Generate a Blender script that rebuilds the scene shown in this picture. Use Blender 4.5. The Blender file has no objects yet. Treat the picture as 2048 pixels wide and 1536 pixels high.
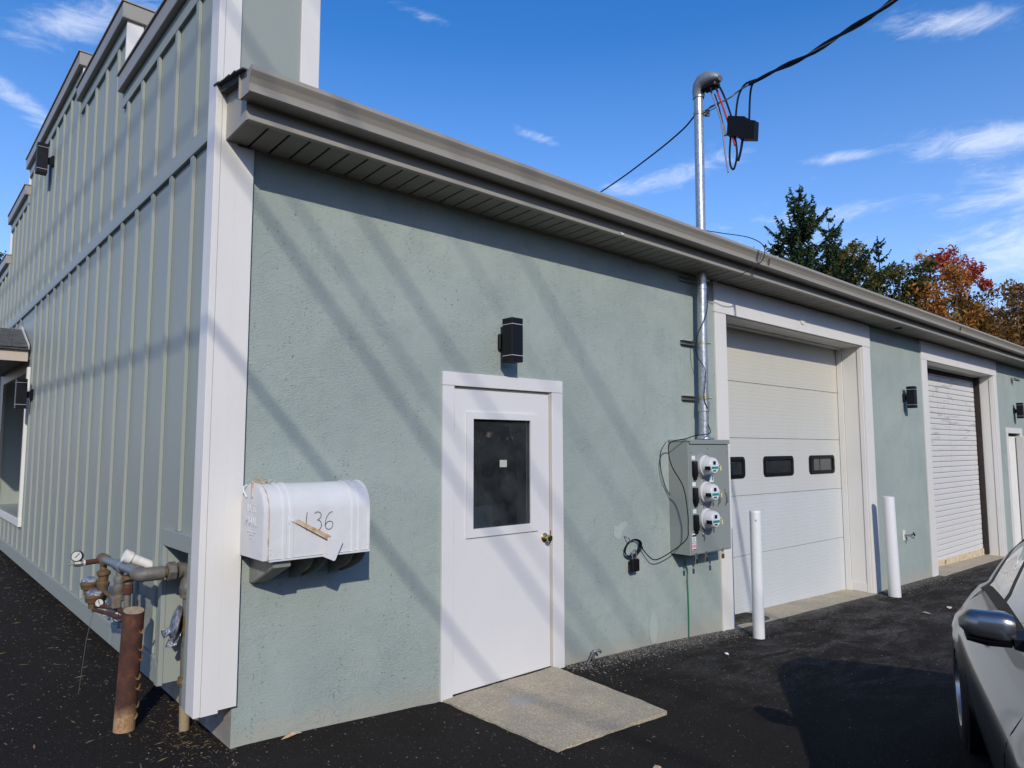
import bpy, bmesh, math, random
from mathutils import Vector, Matrix, noise as mnoise
from math import radians as R, sin, cos, pi, sqrt
random.seed(7)
SC = bpy.context.scene
COL = SC.collection

# ------------------------------------------------------------------ camera
yaw, pit, rol = 0.730604875, 0.0909528407, -0.00199868866
fw = Vector((sin(yaw)*cos(pit), cos(yaw)*cos(pit), sin(pit)))
ri = Vector((cos(yaw), -sin(yaw), 0)); up = ri.cross(fw)
r2 = ri*cos(rol) + up*sin(rol); u2 = -ri*sin(rol) + up*cos(rol)
CAMPOS = Vector((-1.23836891, -3.72586149, 1.59597248))
cd = bpy.data.cameras.new('camera'); cam = bpy.data.objects.new('camera', cd); COL.objects.link(cam)
cam.matrix_world = Matrix(((r2.x, u2.x, -fw.x, CAMPOS.x), (r2.y, u2.y, -fw.y, CAMPOS.y), (r2.z, u2.z, -fw.z, CAMPOS.z), (0, 0, 0, 1)))
cd.sensor_width = 36; cd.lens = 1395.82122*36/2048; cd.clip_start = 0.05; cd.clip_end = 3000
SC.camera = cam

# ------------------------------------------------------------------ sun and sky
SUN = Vector((-0.59, -1.0, 0.67)).normalized()
sl = bpy.data.lights.new('sun', 'SUN'); so = bpy.data.objects.new('sun', sl); COL.objects.link(so)
sl.energy = 3.35; sl.angle = R(0.55); sl.color = (1.0, 0.935, 0.81)
so.rotation_euler = SUN.to_track_quat('Z', 'Y').to_euler()
W = bpy.data.worlds.new('World'); SC.world = W; W.use_nodes = True
wt = W.node_tree; wt.nodes.clear()
SC.view_settings.view_transform = 'Standard'; SC.view_settings.look = 'None'
SC.view_settings.gamma = 1; SC.view_settings.use_curve_mapping = False
SC.view_settings.exposure = 0.03

class NT:
    """small helper for writing node trees"""
    def __init__(s, t): s.t = t
    def n(s, ty, **k):
        nd = s.t.nodes.new(ty)
        for a, b in k.items():
            if a == 'ins':
                for i, v in b.items():
                    if hasattr(v, 'is_output'): s.t.links.new(v, nd.inputs[i])
                    else: nd.inputs[i].default_value = v
            else: setattr(nd, a, b)
        return nd
    def m(s, op, a, b=0.0, c=None, clamp=False):
        ins = {0: a, 1: b}
        if c is not None: ins[2] = c
        return s.n('ShaderNodeMath', operation=op, use_clamp=clamp, ins=ins).outputs[0]
    def ramp(s, f, stops, inter='LINEAR'):
        nd = s.n('ShaderNodeValToRGB', ins={0: f}); cr = nd.color_ramp; cr.interpolation = inter
        while len(cr.elements) < len(stops): cr.elements.new(0.5)
        for e, (p, c) in zip(cr.elements, stops):
            e.position = p; e.color = (c, c, c, 1) if not hasattr(c, '__len__') else (*c, 1)
        return nd.outputs[0]
    def noise(s, v, sc, det=3, rough=.55, dist=0, out=0):
        ins = {'Scale': sc, 'Detail': det, 'Roughness': rough, 'Distortion': dist}
        if v is not None: ins['Vector'] = v
        return s.n('ShaderNodeTexNoise', ins=ins).outputs[out]
    def mix(s, f, a, b, bt='MIX'):
        nd = s.n('ShaderNodeMix', data_type='RGBA', blend_type=bt)
        for i, v in ((0, f), (6, a), (7, b)):
            if hasattr(v, 'is_output'): s.t.links.new(v, nd.inputs[i])
            else: nd.inputs[i].default_value = v if not hasattr(v, '__len__') or len(v) == 4 else (*v, 1)
        return nd.outputs[2]

w = NT(wt)
sky = w.n('ShaderNodeTexSky', sky_type='NISHITA', sun_disc=False)
sky.sun_elevation = math.asin(SUN.z); sky.sun_rotation = math.atan2(SUN.x, SUN.y)
sky.air_density = 1.0; sky.dust_density = 0.25; sky.ozone_density = 2.6; sky.altitude = 100
tc = w.n('ShaderNodeTexCoord').outputs['Generated']
sp = w.n('ShaderNodeSeparateXYZ', ins={0: tc})
el = w.m('ARCSINE', sp.outputs[2]); az = w.m('ARCTAN2', sp.outputs[0], sp.outputs[1])
# thin high cirrus: streaks along the azimuth, in a few banks
tilt = w.m('SUBTRACT', el, w.m('MULTIPLY', az, 0.06))
cv = w.n('ShaderNodeCombineXYZ', ins={0: w.m('MULTIPLY', az, 2.6), 1: w.m('MULTIPLY', tilt, 9.0), 2: 0.7}).outputs[0]
streak = w.noise(cv, 1.6, 8, .62, 1.1)
cv2 = w.n('ShaderNodeCombineXYZ', ins={0: w.m('MULTIPLY', az, 5.0), 1: w.m('MULTIPLY', tilt, 14.0), 2: 3.7}).outputs[0]
wisp = w.noise(cv2, 3.0, 9, .68, 1.6)
dens = w.m('ADD', w.m('MULTIPLY', streak, .6), w.m('MULTIPLY', wisp, .4))
bank = None
for (a, e, sa, se, sl_, amp) in (      # azimuth, elevation, half widths, slope, amount
        (1.34, .356, .10, .017, -.07, 1.05), (1.20, .366, .08, .007, -.06, .8), (1.40, .29, .10, .028, 0, 1.0), (1.42, .235, .16, .045, 0, .85),
        (.95, .368, .10, .014, .17, .85), (.16, .497, .07, .024, .4, .95), (.07, .41, .09, .014, -.5, .9), (1.32, .487, .12, .016, -.2, .85),
        (.77, .43, .035, .008, -.3, .7), (.58, .578, .05, .008, -.2, .6), (1.20, .298, .18, .013, 0, .65), (1.05, .26, .30, .022, 0, .6), (1.1, .14, .5, .05, 0, .6),
        (2.4, .35, .5, .12, .1, .8), (-1.2, .4, .7, .12, .1, .8), (3.0, .5, .5, .1, 0, .8), (-2.4, .3, .6, .1, 0, .8)):
    da = w.m('DIVIDE', w.m('SUBTRACT', az, a), sa); de = w.m('DIVIDE', w.m('SUBTRACT', el, w.m('ADD', e, w.m('MULTIPLY', w.m('SUBTRACT', az, a), sl_))), se)
    g = w.m('MULTIPLY', w.m('EXPONENT', w.m('MULTIPLY', w.m('ADD', w.m('MULTIPLY', da, da), w.m('MULTIPLY', de, de)), -.7)), amp)
    bank = g if bank is None else w.m('MAXIMUM', bank, g)
cl = w.m('ADD', w.m('MULTIPLY', bank, .34), w.m('SUBTRACT', dens, .60))
cl = w.ramp(cl, [(0.0, 0), (.40, 1)], 'EASE')
cl = w.m('MULTIPLY', cl, .62)
haze = w.m('MULTIPLY', w.ramp(el, [(0.0, .75), (.28, .32), (.55, 0)]), .40)
hs = w.n('ShaderNodeHueSaturation', ins={'Saturation': 1.36, 'Value': 1.06, 'Color': sky.outputs[0]}).outputs[0]
hs = w.mix(1.0, hs, (1.66, 1.28, 1.46, 1), 'MULTIPLY')
skyc = w.mix(haze, hs, (6.0, 7.2, 9.0, 1))
skyc = w.mix(cl, skyc, (8.6, 9.0, 9.8, 1))
bg = w.n('ShaderNodeBackground', ins={0: skyc, 1: 0.125})
w.n('ShaderNodeOutputWorld', ins={0: bg.outputs[0]})

# ------------------------------------------------------------------ materials
MATS = {}
def mat(name, col, rough=.5, metal=0.0, spec=.5, bump=None, var=None, coat=0.0, fn=None):
    if name in MATS: return MATS[name]
    m = bpy.data.materials.new(name); m.use_nodes = True; t = NT(m.node_tree)
    b = m.node_tree.nodes['Principled BSDF']
    b.inputs['Base Color'].default_value = (*col, 1); b.inputs['Roughness'].default_value = rough
    b.inputs['Metallic'].default_value = metal; b.inputs['Specular IOR Level'].default_value = spec
    b.inputs['Coat Weight'].default_value = coat; b.inputs['Coat Roughness'].default_value = .04
    pos = None
    if bump or var or fn: pos = t.n('ShaderNodeNewGeometry').outputs['Position']
    if var:   # (scale, amount, colour)  patchy variation
        f = t.ramp(t.noise(pos, var[0], 5, .6), [(.38, 0), (.66, 1)])
        c = t.mix(t.m('MULTIPLY', f, var[1]), (*col, 1), (*var[2], 1))
        m.node_tree.links.new(c, b.inputs['Base Color'])
    if bump:  # (scale, distance, detail)
        h = t.noise(pos, bump[0], bump[2] if len(bump) > 2 else 4, .6)
        bn = t.n('ShaderNodeBump', ins={'Height': h, 'Distance': bump[1], 'Strength': 1.0})
        m.node_tree.links.new(bn.outputs[0], b.inputs['Normal'])
    if fn: fn(t, b, pos, m.node_tree.links)
    MATS[name] = m
    return m

def stucco_fn(t, b, pos, L):
    sx = t.n('ShaderNodeSeparateXYZ', ins={0: pos})
    grain = t.noise(t.n('ShaderNodeMapping', ins={0: pos, 3: (1, 1, 1.7)}).outputs[0], 62, 5, .68, .3)
    trowel = t.noise(t.n('ShaderNodeMapping', ins={0: pos, 3: (1, 1, 1.6)}).outputs[0], 9, 4, .55, .5)
    big = t.noise(pos, 1.3, 4, .55, .6)
    rough_zone = t.ramp(big, [(.35, .35), (.62, 1.0)])
    # vertical hand-trowelled streaks with pits
    vs = t.noise(t.n('ShaderNodeMapping', ins={0: pos, 3: (9, 9, 1.1)}).outputs[0], 1.2, 5, .65, .8)
    vm = t.ramp(vs, [(.48, 0), (.62, 1)])
    crack = t.n('ShaderNodeTexVoronoi', feature='DISTANCE_TO_EDGE', ins={'Vector': t.n('ShaderNodeMapping', ins={0: t.noise(pos, 4, 3, .6, 0, 1), 3: (1.0, 1.0, .6)}).outputs[0], 'Scale': 9}).outputs[0]
    cr = t.m('MULTIPLY', t.ramp(crack, [(0.0, 1), (.035, 0)]), t.ramp(t.noise(pos, 2.1, 3, .5), [(.52, 0), (.62, 1)]))
    pits = t.ramp(t.noise(pos, 60, 2, .5), [(.62, 0), (.70, 1)])
    h = t.m('ADD', t.m('MULTIPLY', t.m('MULTIPLY', grain, rough_zone), 2.0), t.m('MULTIPLY', trowel, .8))
    h = t.m('SUBTRACT', h, t.m('MULTIPLY', t.m('MULTIPLY', pits, vm), .8)); h = t.m('SUBTRACT', h, t.m('MULTIPLY', cr, .25))
    bn = t.n('ShaderNodeBump', ins={'Height': h, 'Distance': .0042, 'Strength': 1.0})
    L.new(bn.outputs[0], b.inputs['Normal'])
    base = t.mix(t.ramp(t.noise(pos, .9, 5, .6, .5), [(.3, 0), (.7, 1)]), (.285, .338, .312, 1), (.342, .395, .360, 1))
    base = t.mix(t.m('MULTIPLY', t.m('MULTIPLY', pits, vm), .75), base, (.17, .205, .185, 1))
    base = t.mix(t.m('MULTIPLY', t.ramp(vs, [(.52, 0), (.74, 1)]), t.m('MULTIPLY', t.ramp(t.noise(pos, .8, 3, .5), [(.42, 0), (.62, 1)]), .34)), base, (.25, .295, .272, 1))
    edge = t.m('MULTIPLY', t.ramp(t.m('ABSOLUTE', t.m('SUBTRACT', t.noise(pos, 1.7, 6, .62, 1.0), .5)), [(0, 1), (.006, 0)]), t.ramp(t.noise(pos, 1.1, 2, .5), [(.45, 0), (.55, 1)]))
    base = t.mix(t.m('MULTIPLY', edge, .40), base, (.22, .265, .24, 1))
    base = t.mix(t.m('MULTIPLY', cr, .18), base, (.20, .24, .22, 1))
    base = t.mix(t.m('MULTIPLY', t.ramp(t.noise(pos, 3.2, 5, .65), [(.50, 0), (.60, 1)]), .38), base, (.27, .325, .30, 1))
    # splash-back dirt low on the wall
    low = t.ramp(t.m('ADD', t.m('ADD', sx.outputs[2], t.m('MULTIPLY', sx.outputs[0], .034)), t.m('MULTIPLY', t.noise(pos, 5, 4, .6), -.22)), [(-.0, 1), (.10, 0)])
    base = t.mix(t.m('MULTIPLY', low, .65), base, (.36, .35, .29, 1))
    L.new(base, b.inputs['Base Color'])

def asphalt_fn(t, b, pos, L):
    g1 = t.noise(pos, 160, 3, .7); g2 = t.noise(pos, 45, 4, .6)
    vor = t.n('ShaderNodeTexVoronoi', feature='F1', ins={'Vector': pos, 'Scale': 120}).outputs[0]
    h = t.m('ADD', t.m('MULTIPLY', g1, .6), t.m('ADD', t.m('MULTIPLY', g2, .8), t.m('MULTIPLY', vor, -.5)))
    bn = t.n('ShaderNodeBump', ins={'Height': h, 'Distance': .010, 'Strength': 1.0}); L.new(bn.outputs[0], b.inputs['Normal'])
    sx = t.n('ShaderNodeSeparateXYZ', ins={0: pos}); X, Y = sx.outputs[0], sx.outputs[1]
    c = t.mix(t.ramp(t.noise(pos, 95, 4, .75), [(.36, 0), (.68, 1)]), (.0098, .0076, .0060, 1), (.031, .0265, .0225, 1))
    c = t.mix(t.m('MULTIPLY', t.ramp(t.noise(pos, .8, 5, .6), [(.45, 0), (.7, 1)]), .35), c, (.036, .033, .030, 1))
    # pale dust dragged by tyres in front of the bays
    dm = t.n('ShaderNodeMapping', ins={0: pos, 3: (1.0, 2.6, 1)}); dust = t.noise(dm.outputs[0], 1.6, 6, .68, .7)
    zone = t.m('MULTIPLY', t.ramp(t.m('DIVIDE', X, 12), [(.20, 0), (.36, 1)]), t.ramp(t.m('ADD', t.m('MULTIPLY', Y, .25), 1), [(.35, 0), (.75, 1)]))
    fine = t.ramp(t.noise(pos, 38, 4, .7), [(.42, .15), (.62, 1)])
    c = t.mix(t.m('MULTIPLY', t.m('MULTIPLY', t.ramp(dust, [(.44, 0), (.68, 1)]), zone), t.m('MULTIPLY', fine, .9)), c, (.16, .152, .14, 1))
    # crumbs and mortar dust along the foot of the wall
    nearw = t.m('MULTIPLY', t.ramp(t.m('ADD', t.m('ABSOLUTE', Y), t.m('MULTIPLY', t.noise(pos, 7, 4, .7), .35)), [(.17, 1), (.42, 0)]), t.ramp(t.m('DIVIDE', X, 10), [(.25, 0), (.33, 1)]))
    c = t.mix(t.m('MULTIPLY', t.m('MULTIPLY', nearw, fine), .8), c, (.25, .235, .19, 1))
    sp_ = t.n('ShaderNodeTexVoronoi', feature='F1', ins={'Vector': pos, 'Scale': 70, 'Randomness': 1}); spm = t.ramp(sp_.outputs[0], [(.16, 1), (.24, 0)])
    pick = t.ramp(t.n('ShaderNodeSeparateColor', ins={0: sp_.outputs[1]}).outputs[0], [(.90, 0), (.93, 1)])
    c = t.mix(t.m('MULTIPLY', t.m('MULTIPLY', spm, pick), .6), c, (.30, .29, .27, 1))
    L.new(c, b.inputs['Base Color'])

def concrete_fn(t, b, pos, L):
    ag = t.n('ShaderNodeTexVoronoi', feature='F1', ins={'Vector': pos, 'Scale': 150}); tint = t.n('ShaderNodeSeparateColor', ins={0: ag.outputs[1]}).outputs[0]
    big = t.noise(pos, 2.4, 5, .65)
    c = t.mix(t.ramp(tint, [(.25, 0), (.9, 1)]), (.33, .280, .195, 1), (.54, .47, .345, 1))
    c = t.mix(t.ramp(big, [(.42, 0), (.68, .55)]), c, (.25, .23, .19, 1))
    sx = t.n('ShaderNodeSeparateXYZ', ins={0: pos})
    dx = t.m('DIVIDE', t.m('SUBTRACT', sx.outputs[0], 1.86), .14); dy = t.m('DIVIDE', t.m('ADD', sx.outputs[1], .36), .10)
    r = t.m('ADD', t.m('ADD', t.m('MULTIPLY', dx, dx), t.m('MULTIPLY', dy, dy)), t.m('MULTIPLY', t.noise(pos, 9, 4, .6), 1.2))
    c = t.mix(t.m('MULTIPLY', t.ramp(t.m('MULTIPLY', r, .5), [(.55, 1), (.72, 0)]), .45), c, (.33, .34, .355, 1))
    L.new(c, b.inputs['Base Color'])
    bn = t.n('ShaderNodeBump', ins={'Height': t.m('ADD', ag.outputs[0], t.noise(pos, 60, 4, .6)), 'Distance': .003, 'Strength': .7}); L.new(bn.outputs[0], b.inputs['Normal'])

def rust_fn(t, b, pos, L):
    n1 = t.noise(pos, 16, 6, .65); n2 = t.noise(pos, 60, 4, .7)
    c = t.ramp(n1, [(.3, (.032, .013, .009)), (.55, (.075, .026, .014)), (.75, (.15, .058, .026))])
    sx = t.n('ShaderNodeSeparateXYZ', ins={0: pos})
    foot = t.ramp(t.m('ADD', sx.outputs[2], t.m('MULTIPLY', n1, -.12)), [(.08, 1), (.16, 0)])
    c = t.mix(foot, c, t.ramp(n2, [(.3, (.22, .10, .04)), (.7, (.42, .30, .16))]))
    L.new(c, b.inputs['Base Color'])
    bn = t.n('ShaderNodeBump', ins={'Height': n2, 'Distance': .003}); L.new(bn.outputs[0], b.inputs['Normal'])

def oldpipe_fn(t, b, pos, L):
    n1 = t.noise(pos, 22, 6, .65)
    L.new(t.ramp(n1, [(.35, (.10, .105, .105)), (.55, (.16, .15, .13)), (.70, (.17, .10, .045)), (.85, (.12, .05, .02))]), b.inputs['Base Color'])
    bn = t.n('ShaderNodeBump', ins={'Height': t.noise(pos, 90, 4, .7), 'Distance': .002}); L.new(bn.outputs[0], b.inputs['Normal'])

def foil_fn(t, b, pos, L):
    bn = t.n('ShaderNodeBump', ins={'Height': t.noise(pos, 45, 5, .7, 1.5), 'Distance': .014, 'Strength': 1}); L.new(bn.outputs[0], b.inputs['Normal'])

def galv_fn(t, b, pos, L):
    v = t.n('ShaderNodeTexVoronoi', feature='F1', ins={'Vector': pos, 'Scale': 60}); s = t.n('ShaderNodeSeparateColor', ins={0: v.outputs[1]}).outputs[0]
    L.new(t.mix(s, (.36, .385, .40, 1), (.50, .52, .53, 1)), b.inputs['Base Color'])
    L.new(t.m('ADD', t.m('MULTIPLY', s, .14), .30), b.inputs['Roughness'])

def whitepaint_fn(t, b, pos, L):
    n = t.noise(t.n('ShaderNodeMapping', ins={0: pos, 3: (1, 1, .35)}).outputs[0], 4, 5, .65)
    L.new(t.mix(t.ramp(n, [(.45, 0), (.75, .5)]), (.67, .655, .62, 1), (.59, .57, .53, 1)), b.inputs['Base Color'])
    bn = t.n('ShaderNodeBump', ins={'Height': t.noise(t.n('ShaderNodeMapping', ins={0: pos, 3: (30, 30, 3)}).outputs[0], 3, 4, .6), 'Distance': .0012, 'Strength': .6}); L.new(bn.outputs[0], b.inputs['Normal'])

def garage_fn(t, b, pos, L):
    sx = t.n('ShaderNodeSeparateXYZ', ins={0: pos}); z = sx.outputs[2]
    grime = t.ramp(t.noise(t.n('ShaderNodeMapping', ins={0: pos, 3: (1, 1, .25)}).outputs[0], 2.2, 6, .65), [(.4, 0), (.75, 1)])
    hi = t.ramp(z, [(.9, 0), (1.0, 1)]); 
    c = t.mix(t.ramp(t.m('DIVIDE', z, 3.0), [(.34, 0), (.36, .35), (.57, .5), (.85, 1)]), (.52, .55, .56, 1), (.53, .51, .435, 1))
    c = t.mix(t.m('MULTIPLY', grime, .35), c, (.47, .44, .37, 1))
    L.new(c, b.inputs['Base Color'])
    ln = t.n('ShaderNodeTexWave', wave_type='BANDS', bands_direction='Z', ins={'Vector': pos, 'Scale': 7.5, 'Distortion': .05, 'Detail': 0}).outputs[1]
    h = t.m('ADD', t.m('MULTIPLY', t.ramp(ln, [(.0, 0), (.06, 1)]), 1.0), t.m('MULTIPLY', t.noise(pos, 130, 3, .6), .25))
    bn = t.n('ShaderNodeBump', ins={'Height': h, 'Distance': .0016, 'Strength': .7}); L.new(bn.outputs[0], b.inputs['Normal'])

def roller_fn(t, b, pos, L):
    sx = t.n('ShaderNodeSeparateXYZ', ins={0: pos}); z = sx.outputs[2]
    n = t.noise(t.n('ShaderNodeMapping', ins={0: pos, 3: (.8, .8, 5)}).outputs[0], 2.6, 7, .72, .3)
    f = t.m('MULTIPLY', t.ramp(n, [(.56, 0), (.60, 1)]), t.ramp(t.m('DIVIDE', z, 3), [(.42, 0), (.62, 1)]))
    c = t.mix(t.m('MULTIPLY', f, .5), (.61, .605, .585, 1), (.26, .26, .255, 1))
    st = t.ramp(t.noise(t.n('ShaderNodeMapping', ins={0: pos, 3: (3, 3, .4)}).outputs[0], 2.4, 5, .6), [(.55, 0), (.8, .5)])
    c = t.mix(st, c, (.50, .42, .30, 1))
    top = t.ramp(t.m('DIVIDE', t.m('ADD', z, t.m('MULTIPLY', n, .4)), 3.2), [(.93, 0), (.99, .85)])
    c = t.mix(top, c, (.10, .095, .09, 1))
    L.new(c, b.inputs['Base Color'])

M_STUCCO = mat('stucco_paint', (.37, .45, .41), .82, spec=.25, fn=stucco_fn)
M_STUCCO_PATCH = mat('patched_stucco', (.345, .402, .362), .8, spec=.25, bump=(60, .003))
M_SIDING = mat('siding_paint', (.275, .305, .275), .48, spec=.32, bump=(9, .0012, 3), var=(1.2, .35, (.30, .325, .295)))
M_WHITE = mat('white_trim_paint', (.79, .79, .80), .45, fn=whitepaint_fn)
M_WHITEDOOR = mat('white_door_paint', (.635, .63, .625), .42, bump=(6, .0008, 3), var=(2.2, .35, (.58, .575, .57)))
M_TAN = mat('tan_aluminium', (.30, .278, .235), .42, spec=.5, bump=(3, .0012, 3), var=(2.5, .35, (.265, .245, .205)))
M_SOFFIT = mat('soffit_vinyl', (.24, .225, .185), .55, var=(3, .4, (.18, .165, .135)))
M_DARK = mat('dark_void', (.02, .02, .02), .9)
M_SHINGLE = mat('asphalt_shingle', (.075, .078, .075), .95, bump=(90, .004), var=(12, .7, (.045, .047, .045)))
M_ASPHALT = mat('new_asphalt', (.02, .02, .02), .92, spec=.12, fn=asphalt_fn)
M_CONC = mat('concrete', (.3, .28, .23), .9, spec=.3, fn=concrete_fn)
M_FOUND = mat('foundation_concrete', (.23, .215, .185), .92, bump=(40, .006), var=(8, .8, (.38, .34, .26)))
M_GARAGE = mat('garage_door_paint', (.62, .63, .62), .48, fn=garage_fn)
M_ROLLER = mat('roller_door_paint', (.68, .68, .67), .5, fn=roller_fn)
M_CREAM = mat('cream_primer', (.62, .53, .38), .6, var=(10, .7, (.42, .28, .13)), bump=(40, .001))
M_RUST = mat('rusty_steel', (.1, .04, .02), .85, fn=rust_fn)
M_GALV = mat('galvanised_steel', (.45, .46, .47), .36, metal=.75, fn=galv_fn)
M_OLDPIPE = mat('weathered_pipe', (.15, .14, .12), .6, metal=.25, fn=oldpipe_fn)
M_BLUEPIPE = mat('grey_painted_pipe', (.15, .185, .215), .5, var=(30, .5, (.12, .10, .08)), bump=(60, .001))
M_BRONZE = mat('corroded_regulator', (.11, .085, .045), .65, metal=.2, var=(30, .8, (.16, .07, .02)), bump=(60, .003))
M_FOIL = mat('crumpled_foil', (.50, .52, .56), .22, metal=1.0, fn=foil_fn)
M_PVC = mat('white_pvc', (.72, .72, .70), .4, var=(18, .6, (.48, .38, .22)))
M_BLACK = mat('black_metal', (.007, .0075, .010), .45, spec=.22)
M_BLACKPL = mat('black_plastic', (.006, .006, .007), .5, spec=.2)
M_RUBBER = mat('black_cable', (.007, .007, .008), .5, spec=.25)
M_RED = mat('red_cable', (.42, .03, .025), .45)
M_GREYCAB = mat('bare_grey_cable', (.30, .31, .33), .45, metal=.6)
M_GREEN = mat('green_ground_wire', (.01, .17, .07), .45)
M_METERGREY = mat('meter_enclosure_paint', (.235, .26, .245), .42, bump=(7, .0008, 3), var=(4, .25, (.21, .235, .22)))
M_METER = mat('meter_plastic', (.52, .53, .53), .3, coat=.3)
M_FACE = mat('meter_face', (.68, .70, .72), .3)
M_TEAL = mat('teal_print', (.01, .26, .24), .4)
M_LABEL = mat('white_label', (.72, .72, .72), .5)
M_INK = mat('black_ink', (.02, .02, .022), .5)
M_PINK = mat('red_print', (.62, .28, .30), .5)
M_BRASS = mat('brass', (.62, .50, .22), .25, metal=1.0)
M_YELLOW = mat('yellow_tag', (.60, .52, .22), .5)
M_STEEL = mat('dull_steel', (.34, .33, .30), .4, metal=.8, bump=(80, .001))
M_MAILBOX = mat('white_mailbox_paint', (.62, .62, .62), .42, coat=.1, bump=(5, .007, 3), var=(6, .45, (.53, .53, .52)))
M_PEEL = mat('peeling_primer', (.60, .50, .37), .7, var=(24, .9, (.36, .19, .07)), bump=(60, .002))
M_BRACKET = mat('bracket_paint', (.20, .215, .185), .6, var=(30, .4, (.16, .12, .07)))
M_SILVER = mat('silver_car_paint', (.21, .212, .212), .28, metal=.9, coat=.7)
M_TYRE = mat('tyre_rubber', (.012, .012, .012), .75)
M_RIM = mat('alloy_rim', (.45, .46, .48), .25, metal=.9)
M_CHROME = mat('chrome', (.7, .7, .72), .1, metal=1.0)
M_TAIL = mat('tail_lamp', (.12, .01, .012), .15, coat=1)
M_POLE = mat('pole_wood', (.12, .085, .055), .9, bump=(20, .01))
M_INT = mat('room_paint', (.16, .165, .17), .9)
M_INTLIGHT = mat('room_light_trim', (.42, .42, .40), .7)
M_PAPER = mat('pale_paper', (.40, .43, .36), .7)
M_BARK = mat('bark', (.07, .055, .042), .95, bump=(25, .01))
M_TWIG = mat('bare_twig', (.13, .105, .09), .9)
M_BEIGE = mat('beige_trim', (.47, .40, .33), .6)

def glass(name, tint, refl=1.0, rough=.02, dust=0):
    m = bpy.data.materials.new(name); m.use_nodes = True; t = NT(m.node_tree); m.node_tree.nodes.clear()
    fr = t.n('ShaderNodeFresnel', ins={0: 1.5}).outputs[0]
    g = t.n('ShaderNodeBsdfGlossy', ins={0: (1, 1, 1, 1), 'Roughness': rough}); tr = t.n('ShaderNodeBsdfTransparent', ins={0: (*tint, 1)})
    mx = t.n('ShaderNodeMixShader', ins={0: t.m('MULTIPLY', fr, refl, clamp=True), 1: tr.outputs[0], 2: g.outputs[0]})
    if dust:
        po = t.n('ShaderNodeNewGeometry').outputs['Position']; z = t.n('ShaderNodeSeparateXYZ', ins={0: po}).outputs[2]
        dd = t.m('ADD', t.m('MULTIPLY', t.ramp(t.noise(po, 6, 6, .7), [(.35, .3), (.7, 1)]), dust), t.m('MULTIPLY', t.ramp(t.noise(po, 45, 3, .6), [(.70, 0), (.74, 1)]), .25))
        df = t.n('ShaderNodeBsdfDiffuse', ins={0: (.45, .5, .52, 1)})
        mx = t.n('ShaderNodeMixShader', ins={0: dd, 1: mx.outputs[0], 2: df.outputs[0]})
    t.n('ShaderNodeOutputMaterial', ins={0: mx.outputs[0]}); MATS[name] = m
    return m
M_GLASS = glass('window_glass', (.90, .93, .93), 1.5, dust=.085)
M_CARGLASS = glass('car_glass', (.22, .26, .25), 2.0)

def leaf_mat(name, stops, rough=.6):
    m = bpy.data.materials.new(name); m.use_nodes = True; t = NT(m.node_tree); b = m.node_tree.nodes['Principled BSDF']
    g = t.n('ShaderNodeNewGeometry')
    n = t.noise(g.outputs['Position'], .55, 3, .6)
    f = t.m('ADD', t.m('MULTIPLY', g.outputs['Random Per Island'], .55), t.m('MULTIPLY', t.m('SUBTRACT', n, .25), .9))
    m.node_tree.links.new(t.ramp(f, stops), b.inputs['Base Color']); b.inputs['Roughness'].default_value = rough
    b.inputs['Transmission Weight'].default_value = 0; b.inputs['Specular IOR Level'].default_value = .25
    tr = t.n('ShaderNodeBsdfTranslucent', ins={0: t.ramp(f, stops)})
    mx = t.n('ShaderNodeMixShader', ins={0: .35, 1: b.outputs[0], 2: tr.outputs[0]})
    m.node_tree.links.new(mx.outputs[0], m.node_tree.nodes['Material Output'].inputs[0])
    MATS[name] = m
    return m
M_SPRUCE = leaf_mat('spruce_needles', [(.2, (.020, .042, .018)), (.6, (.04, .075, .028)), (.9, (.10, .11, .035))])
M_CEDAR = leaf_mat('cedar_needles', [(.2, (.018, .038, .022)), (.8, (.035, .065, .032))])
M_MAPLE = leaf_mat('maple_leaves', [(.15, (.20, .15, .03)), (.38, (.42, .20, .035)), (.65, (.42, .13, .03)), (.9, (.26, .17, .03))])
M_MAPLERED = leaf_mat('red_maple_leaves', [(.15, (.38, .07, .03)), (.5, (.34, .045, .03)), (.85, (.50, .13, .04))])
M_YELLOWGREEN = leaf_mat('turning_leaves', [(.15, (.065, .085, .018)), (.42, (.13, .125, .025)), (.66, (.28, .19, .03)), (.9, (.42, .22, .03))])
M_GREENLEAF = leaf_mat('green_leaves', [(.2, (.035, .06, .018)), (.6, (.085, .10, .022)), (.9, (.22, .15, .03))])
M_BROWNLEAF = leaf_mat('brown_leaves', [(.2, (.16, .10, .03)), (.55, (.25, .12, .03)), (.9, (.12, .11, .03))])

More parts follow.
